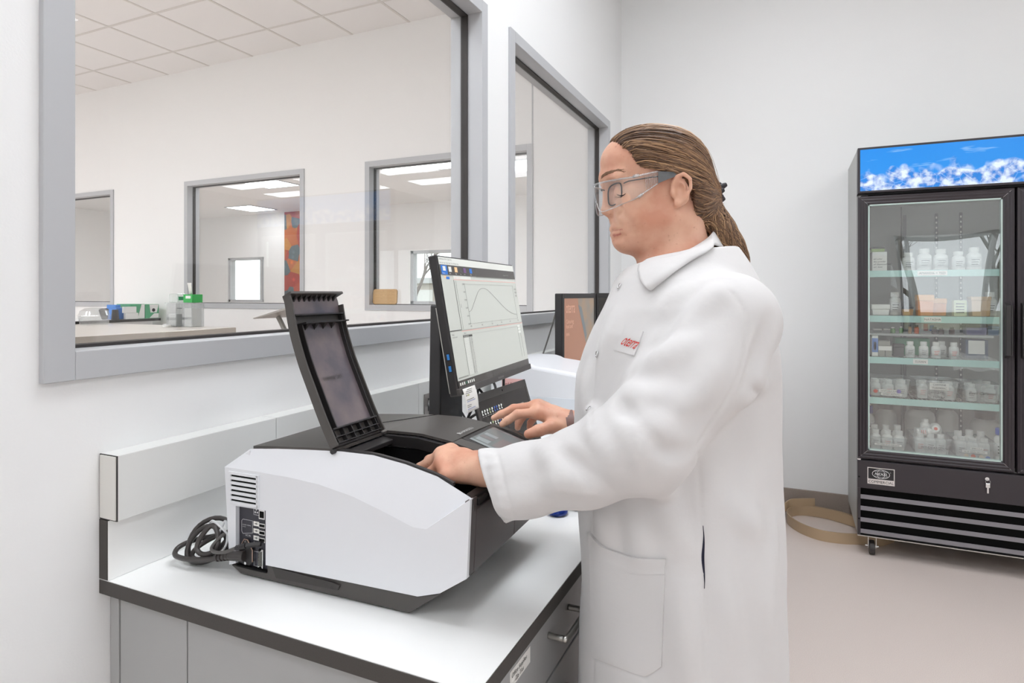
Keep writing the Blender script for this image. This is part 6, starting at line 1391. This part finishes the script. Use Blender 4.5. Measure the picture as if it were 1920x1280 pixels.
# bracelet at the far wrist
t = thing('wristband', 'brown band on the far wrist of the person', 'wristband', (-.4165, 1.2052, 1.1515))
d = np.array([.078, -.04+.08, .012]); d = np.array([.8, .37, .10]); d /= np.linalg.norm(d); u = np.cross(d, (0, 0, 1.)); u /= np.linalg.norm(u); w = np.cross(u, d)
b = MB(); b.grid([[d*x+(u*math.cos(q)*1.02+w*math.sin(q))*r for q in np.linspace(0, 2*math.pi, 29)[:-1]] for x, r in ((-.008, .0272), (-.0085, .0295), (.0085, .0305), (.008, .028))], closed=True); b.build('band', mat('band_brown', '7D5F58', .45), t, smooth=True)
# ---------------------------------------------------------------- hair
HV = Vol(np.arange(-.325, .0, .0022), np.arange(.985, 1.275, .0022), np.arange(1.44, 1.735, .0022))
hell(HV, (2.45, 0, 5.1), (9.15, 7.35, 8.1)); hell(HV, (6.0, 0, 7.1), (6.05, 6.15, 5.55), .02); hell(HV, (-1.0, 0, 1.0), (5.9, 6.7, 6.5), .02)
hcone(HV, (-4.0, 0, 2.2), (-6.7, 0, 1.5), 3.4, 1.3, .03)
HL = [(-6.5, -5.2), (-5, -4.6), (-3, -4.1), (-1, -3.7), (1.5, -3.2), (2.8, -2.6), (3.45, -.4), (3.75, 1.0), (4.15, 2.8), (4.7, 5.0), (5.6, 6.2), (7.2, 6.9), (8.6, 8.3), (10.0, 9.4), (11.5, 10.2), (14, 10.6)]
def hairline(x, y, z):
    q = [(x-HC[0])*HB[i, 0]+(y-HC[1])*HB[i, 1]+(z-HC[2])*HB[i, 2] for i in range(3)]
    u = q[2]*100+0*q[0]; F_ = np.interp(u, [p[0] for p in HL], [p[1] for p in HL])+.9*np.clip((np.abs(q[1]*100)-5)/2, 0, 1)*0-np.clip((3.0-np.abs(q[1])*100)/3, 0, 1)*.0
    return (F_-q[0]*100)*.006
HV.op(hairline, (-.33, .97, 1.43), (.0, 1.29, 1.74), .006, True)
HV.op(lambda x, y, z: (z-1.533)+0*x+0*y, (-.33, .97, 1.43), (.0, 1.29, 1.54), .01, True)
TAIL = [(-6.6, -.6, 1.3), (-6.0, -.5, -1.2), (-6.6, -.3, -3.4), (-8.6, -.2, -5.6), (-10.6, -.2, -8.3), (-12.0, -.3, -10.6), (-12.9, -.4, -12.0)]
HV.chain([H(*p) for p in TAIL], [.0135, .021, .0250, .0215, .0165, .010, .0045], .012, kk=.02)
HV.chain([H(-5.2, 1.6, -.2), H(-5.0, 1.2, -2.6), H(-6.2, .4, -4.0)], [.017, .020, .018], .014)
hairm = bpy.data.materials.new('hair'); hairm.use_nodes = True; t = hairm.node_tree; bs = t.nodes['Principled BSDF']
at = nd(t, 'ShaderNodeAttribute', attribute_name='tone'); cr = nd(t, 'ShaderNodeValToRGB'); t.links.new(at.outputs['Fac'], cr.inputs[0])
for k, (p, c) in enumerate(((0, '3E2A1E'), (.45, '76573F'), (1, 'BC9670'))):
    e = cr.color_ramp.elements[k] if k < 2 else cr.color_ramp.elements.new(p); e.position = p; e.color = (*lin(c), 1)
t.links.new(cr.outputs[0], bs.inputs['Base Color']); bs.inputs['Roughness'].default_value = .42; bs.inputs['Specular IOR Level'].default_value = .5
Ph, Qh = HV.mesh(); HAIR, Ph = qmesh('hair', Ph, Qh, [mat('hair_under', '5C4536', .6)], PERSON, PB, 1)
HAIR['label'] = 'light brown hair combed back into a low ponytail'
def project(X, off, it=4):
    for _ in range(it): X = X-HV.grad(X, .004)*(HV.samp(X)-off)[:, None]
    return X
rr = np.random.RandomState(5); ROOT = []
def hl_f(u): return float(np.interp(u, [p[0] for p in HL], [p[1] for p in HL]))
TIE = H0(-9.5, -.2, 1.5)
hv = (Ph-HC)@HB.T*100; okm = (hv[:, 2] > -4.8) & ~((hv[:, 0] < -6.2) & (hv[:, 2] < 1.8)); cand = Ph[okm]; hvc = hv[okm]
edge = np.nonzero(np.interp(hvc[:, 2], [p[0] for p in HL], [p[1] for p in HL])-hvc[:, 0] < .75)[0]
paths = []
for k in range(1250):
    p0 = cand[edge[rr.randint(len(edge))] if k < 560 and len(edge) else rr.randint(len(cand))]
    n = 18; T = np.linspace(0, 1, n); q = (p0-HC)@HB.T*100; tq = np.array([-8.4, -.3+rr.uniform(-.7, .7), 1.3+rr.uniform(-.9, .9)])
    L_ = q[None]*(1-T[:, None])+tq[None]*T[:, None]
    cc = np.array([1.0, 0, 4.2]); dv = L_-cc; L_ = cc+dv/np.linalg.norm(dv, axis=1, keepdims=True)*(np.linalg.norm(q-cc)*(1-T)+np.linalg.norm(tq-cc)*T)[:, None]
    L_[:, 2] += (-.7 if q[2] < 5 else .5)*np.sin(math.pi*T)*rr.uniform(.4, 1.2)
    X = HC+(L_@HB)*.01; paths.append((X, .0003+.0016*rr.rand(), .0007+.0009*rr.rand(), rr.rand()))
NS = 18
ALL = np.concatenate([p[0] for p in paths]); OFF = np.concatenate([np.full(NS, p[1])*np.clip(np.linspace(.15, 6, NS), 0, 1) for p in paths]); ALL = project(ALL, OFF, 5)
tail = spline([H(*p) for p in TAIL], 6); tr_ = np.interp(np.linspace(0, 1, len(tail)), np.linspace(0, 1, 7), [.0135, .021, .0250, .0215, .0165, .010, .003])
vs, fs, tone = [], [], []
def strand(P, w, tn, tip=.4):
    m = MB(); n = len(P); m.tube([pl(p) for p in P], w*np.r_[np.linspace(.5, 1, n//2), np.linspace(1, tip, n-n//2)], 4); o = len(vs)
    vs.extend(m.v); fs.extend(tuple(i+o for i in f) for f in m.f); tone.extend([tn]*len(m.v))
for i, p in enumerate(paths): strand(ALL[i*NS:(i+1)*NS], p[2], np.clip(p[3]*.75+.12+rr.normal(0, .08), 0, 1))
Tt = np.gradient(tail, axis=0); Tt /= np.linalg.norm(Tt, axis=1, keepdims=True); A_ = np.cross(Tt, hl); A_ /= np.linalg.norm(A_, axis=1, keepdims=True); B_ = np.cross(Tt, A_)
for k in range(330):
    ph = rr.uniform(0, 6.283); tw = rr.uniform(-.6, 1.6); rad = rr.uniform(.85, 1.08); e = rr.randint(len(tail)-9, len(tail)); st_ = rr.randint(0, 5); wv = rr.uniform(0, 6); P = []
    for i in range(st_, e):
        q = ph+tw*i/len(tail)*2+.25*math.sin(i*.5+wv); P.append(tail[i]+(A_[i]*math.cos(q)+B_[i]*math.sin(q))*tr_[i]*rad+np.array([0, 0, -.0006*i]) * 0)
    P = project(np.array(P), rr.uniform(.0002, .0020), 4)
    strand(P, rr.uniform(.0008, .0015), np.clip(rr.uniform(.05, .95), 0, 1), .25)
for k in range(26):     # loose flyaway hairs
    i = rr.randint(0, len(paths)); P = ALL[i*NS:(i+1)*NS].copy(); G = HV.grad(P, .004); P += G*(np.sin(np.linspace(0, math.pi, NS))*rr.uniform(.002, .006))[:, None]; strand(P, .00022, .7)
me = bpy.data.meshes.new('hair_strands'); me.from_pydata(vs, [], fs); me.polygons.foreach_set('use_smooth', [True]*len(fs)); a = me.attributes.new('tone', 'FLOAT', 'POINT'); a.data.foreach_set('value', np.array(tone, np.float32)); me.materials.append(hairm)
o = bpy.data.objects.new('hair_strands', me); COL.objects.link(o); o.parent = HAIR; o['kind'] = 'stuff'
ck = mat('clip_black', '26242A', .4)
b = MB()
for k in range(7):
    q = k*.9; c = pl(TIE)+hf*(-.004-.006*(k % 2))+hl*.011*math.cos(q)+np.array([0, 0, .013*math.sin(q)]); b.tube([c-hf*.006+np.array([0, 0, .004]), c+np.array([0, 0, .001]), c+hf*.008-np.array([0, 0, .003])], [.004, .0055, .004], 8)
b.hexa([pl(H(*p)) for p in ((-7.4, .6, 1.9), (-9.0, .5, 1.5), (-9.0, -.5, 1.5), (-7.4, -.6, 1.9), (-7.0, .5, 3.0), (-8.0, .4, 2.9), (-8.0, -.4, 2.9), (-7.0, -.5, 3.0))]); b.build('hair_clip', ck, PERSON, smooth=True, bevel=.001)
# ---------------------------------------------------------------- spectacles and safety glasses
EG = thing('eyeglasses', 'thin dark metal-rimmed eyeglasses worn under the clear safety glasses', 'glasses', H0(9.6, 0, 1.0)); eg0 = np.array(EG.location)
SGL = thing('safety_glasses', 'clear plastic safety glasses with wide side shields on the face', 'glasses', H0(10.4, 0, 1.0)); sg0 = np.array(SGL.location)
rim = mat('rim_metal', '2B2B30', .35)
def lens_curve(s, l0, l1, u0, u1, n=32, e=.62):
    out = []
    for q in np.linspace(0, 2*math.pi, n+1)[:-1]:
        c, d = math.cos(q), math.sin(q); l = (l0+l1)/2+(l1-l0)/2*abs(c)**e*math.copysign(1, c); u = (u0+u1)/2+(u1-u0)/2*abs(d)**e*math.copysign(1, d)+.06*(l-3)
        out.append(H0(10.35-.36*l-.03*(1.0-u), s*l, u))
    return out
for s in (-1, 1):
    lc = [p-eg0 for p in lens_curve(s, .95, 5.3, -1.1, 2.45)]
    MB().tube(lc, .0012, 6, closed=True).build('rim', rim, EG, smooth='all')
    b = MB(); b.v = [tuple(p) for p in lc]; b.f = [tuple(range(len(lc)))]; b.m = [0]; b.build('lens', glassy('lens_glass', (.96, .96, .97), 1.5, 0), EG)
    MB().tube([p-eg0 for p in (H0(8.1, s*5.35, 2.2), H0(7.4, s*5.9, 2.45), H0(4.0, s*6.95, 2.9), H0(.2, s*7.15, 3.25), H0(-1.4, s*7.2, 2.7))], [.0011, .0011, .0010, .0010, .0012], 6).build('temple', rim, EG, smooth='all')
MB().tube([p-eg0 for p in spline([H0(9.7, -.95, 1.5), H0(10.9, -.45, 1.9), H0(11.05, 0, 2.0), H0(10.9, .45, 1.9), H0(9.7, .95, 1.5)], 4)], .0010, 6).build('bridge', rim, EG, smooth='all')
cp_ = glassy('polycarbonate', (.965, .975, .975), 1.55, .02, .02, .04)
gr = glassy('grey_temple', (.45, .47, .48), 1.5, .1, .05, .5, (.16, .17, .18))
# one wrap-around front, then the side shields
def front(q, r):   # q -1..1 across, r 0..1 bottom to top
    l = 6.6*q; f = 12.5-.13*l*l; lo = -2.6+2.5*math.exp(-(l/1.4)**2)+2.0*abs(q)**2.2; hi = 2.7+.3*q*q
    u = lo+(hi-lo)*r; return H0(f-.45*(1-r)-.2*(r-.5)**2, l, u)
b = MB(); nq, nr = 40, 12
rows = [[front(-1+2*i/nq, j/nr)-sg0 for i in range(nq+1)] for j in range(nr+1)]
b.grid(rows); b.build('front_shield', cp_, SGL, smooth='all')
bm_ = glassy('polycarbonate_edge', (.88, .91, .92), 1.6, .03, .10, .16)
b = MB(); b.tube([front(-1+2*i/nq, 1)-sg0 for i in range(nq+1)], .0016, 6); b.tube([front(-1+2*i/nq, 0)-sg0 for i in range(nq+1)], .0010, 6); b.build('shield_edge', bm_, SGL, smooth='all')
for s in (-1, 1):
    e1 = lambda r: np.array([front(s, r)]) [0]
    def shield(t_, r):
        f = 6.84-4.1*t_; l = 6.6+.75*t_-.2*t_*t_; lo = -.6+2.45*t_; hi = 3.0+.85*t_
        return H0(f-.45*(1-r)*(1-t_), s*l, lo+(hi-lo)*r)
    b = MB(); b.grid([[shield(i/14, j/8)-sg0 for i in range(15)] for j in range(9)]); b.build('side_shield', cp_, SGL, smooth='all')
    b = MB(); b.tube([shield(i/14, 1)-sg0 for i in range(15)], .0017, 6); b.tube([shield(i/14, 0)-sg0 for i in range(15)], .0013, 6)
    for i in range(7): b.tube([shield(.50+.07*i, .12)-sg0, shield(.50+.07*i, .9)-sg0], .0006, 4)
    b.build('shield_rib', bm_, SGL, smooth='all')
    b = MB(); b.tube([shield(.02, 1.02)-sg0, shield(.25, 1.03)-sg0], .0030, 8); b.tube([shield(.12, -.03)-sg0, shield(.32, -.02)-sg0], .0026, 8); b.build('hinge_block', bm_, SGL, smooth='all')
    t0_, t1_ = shield(1, 1)-sg0, shield(1, 0)-sg0
    b = MB(); E = [H0(2.74, s*7.15, 3.85)-sg0, H0(2.74, s*7.15, 1.85)-sg0, H0(.9, s*7.3, 2.6)-sg0, H0(.2, s*7.3, 3.7)-sg0, H0(-.6, s*7.4, 3.1)-sg0]
    o_ = hl*s*.0016; ply = [E[0], E[1], E[2], E[4], E[3]]; b.add(ply+[p+o_ for p in ply], [(0, 1, 2, 3, 4), (9, 8, 7, 6, 5)]+[(i, (i+1) % 5, 5+(i+1) % 5, 5+i) for i in range(5)]); b.build('temple', gr, SGL)
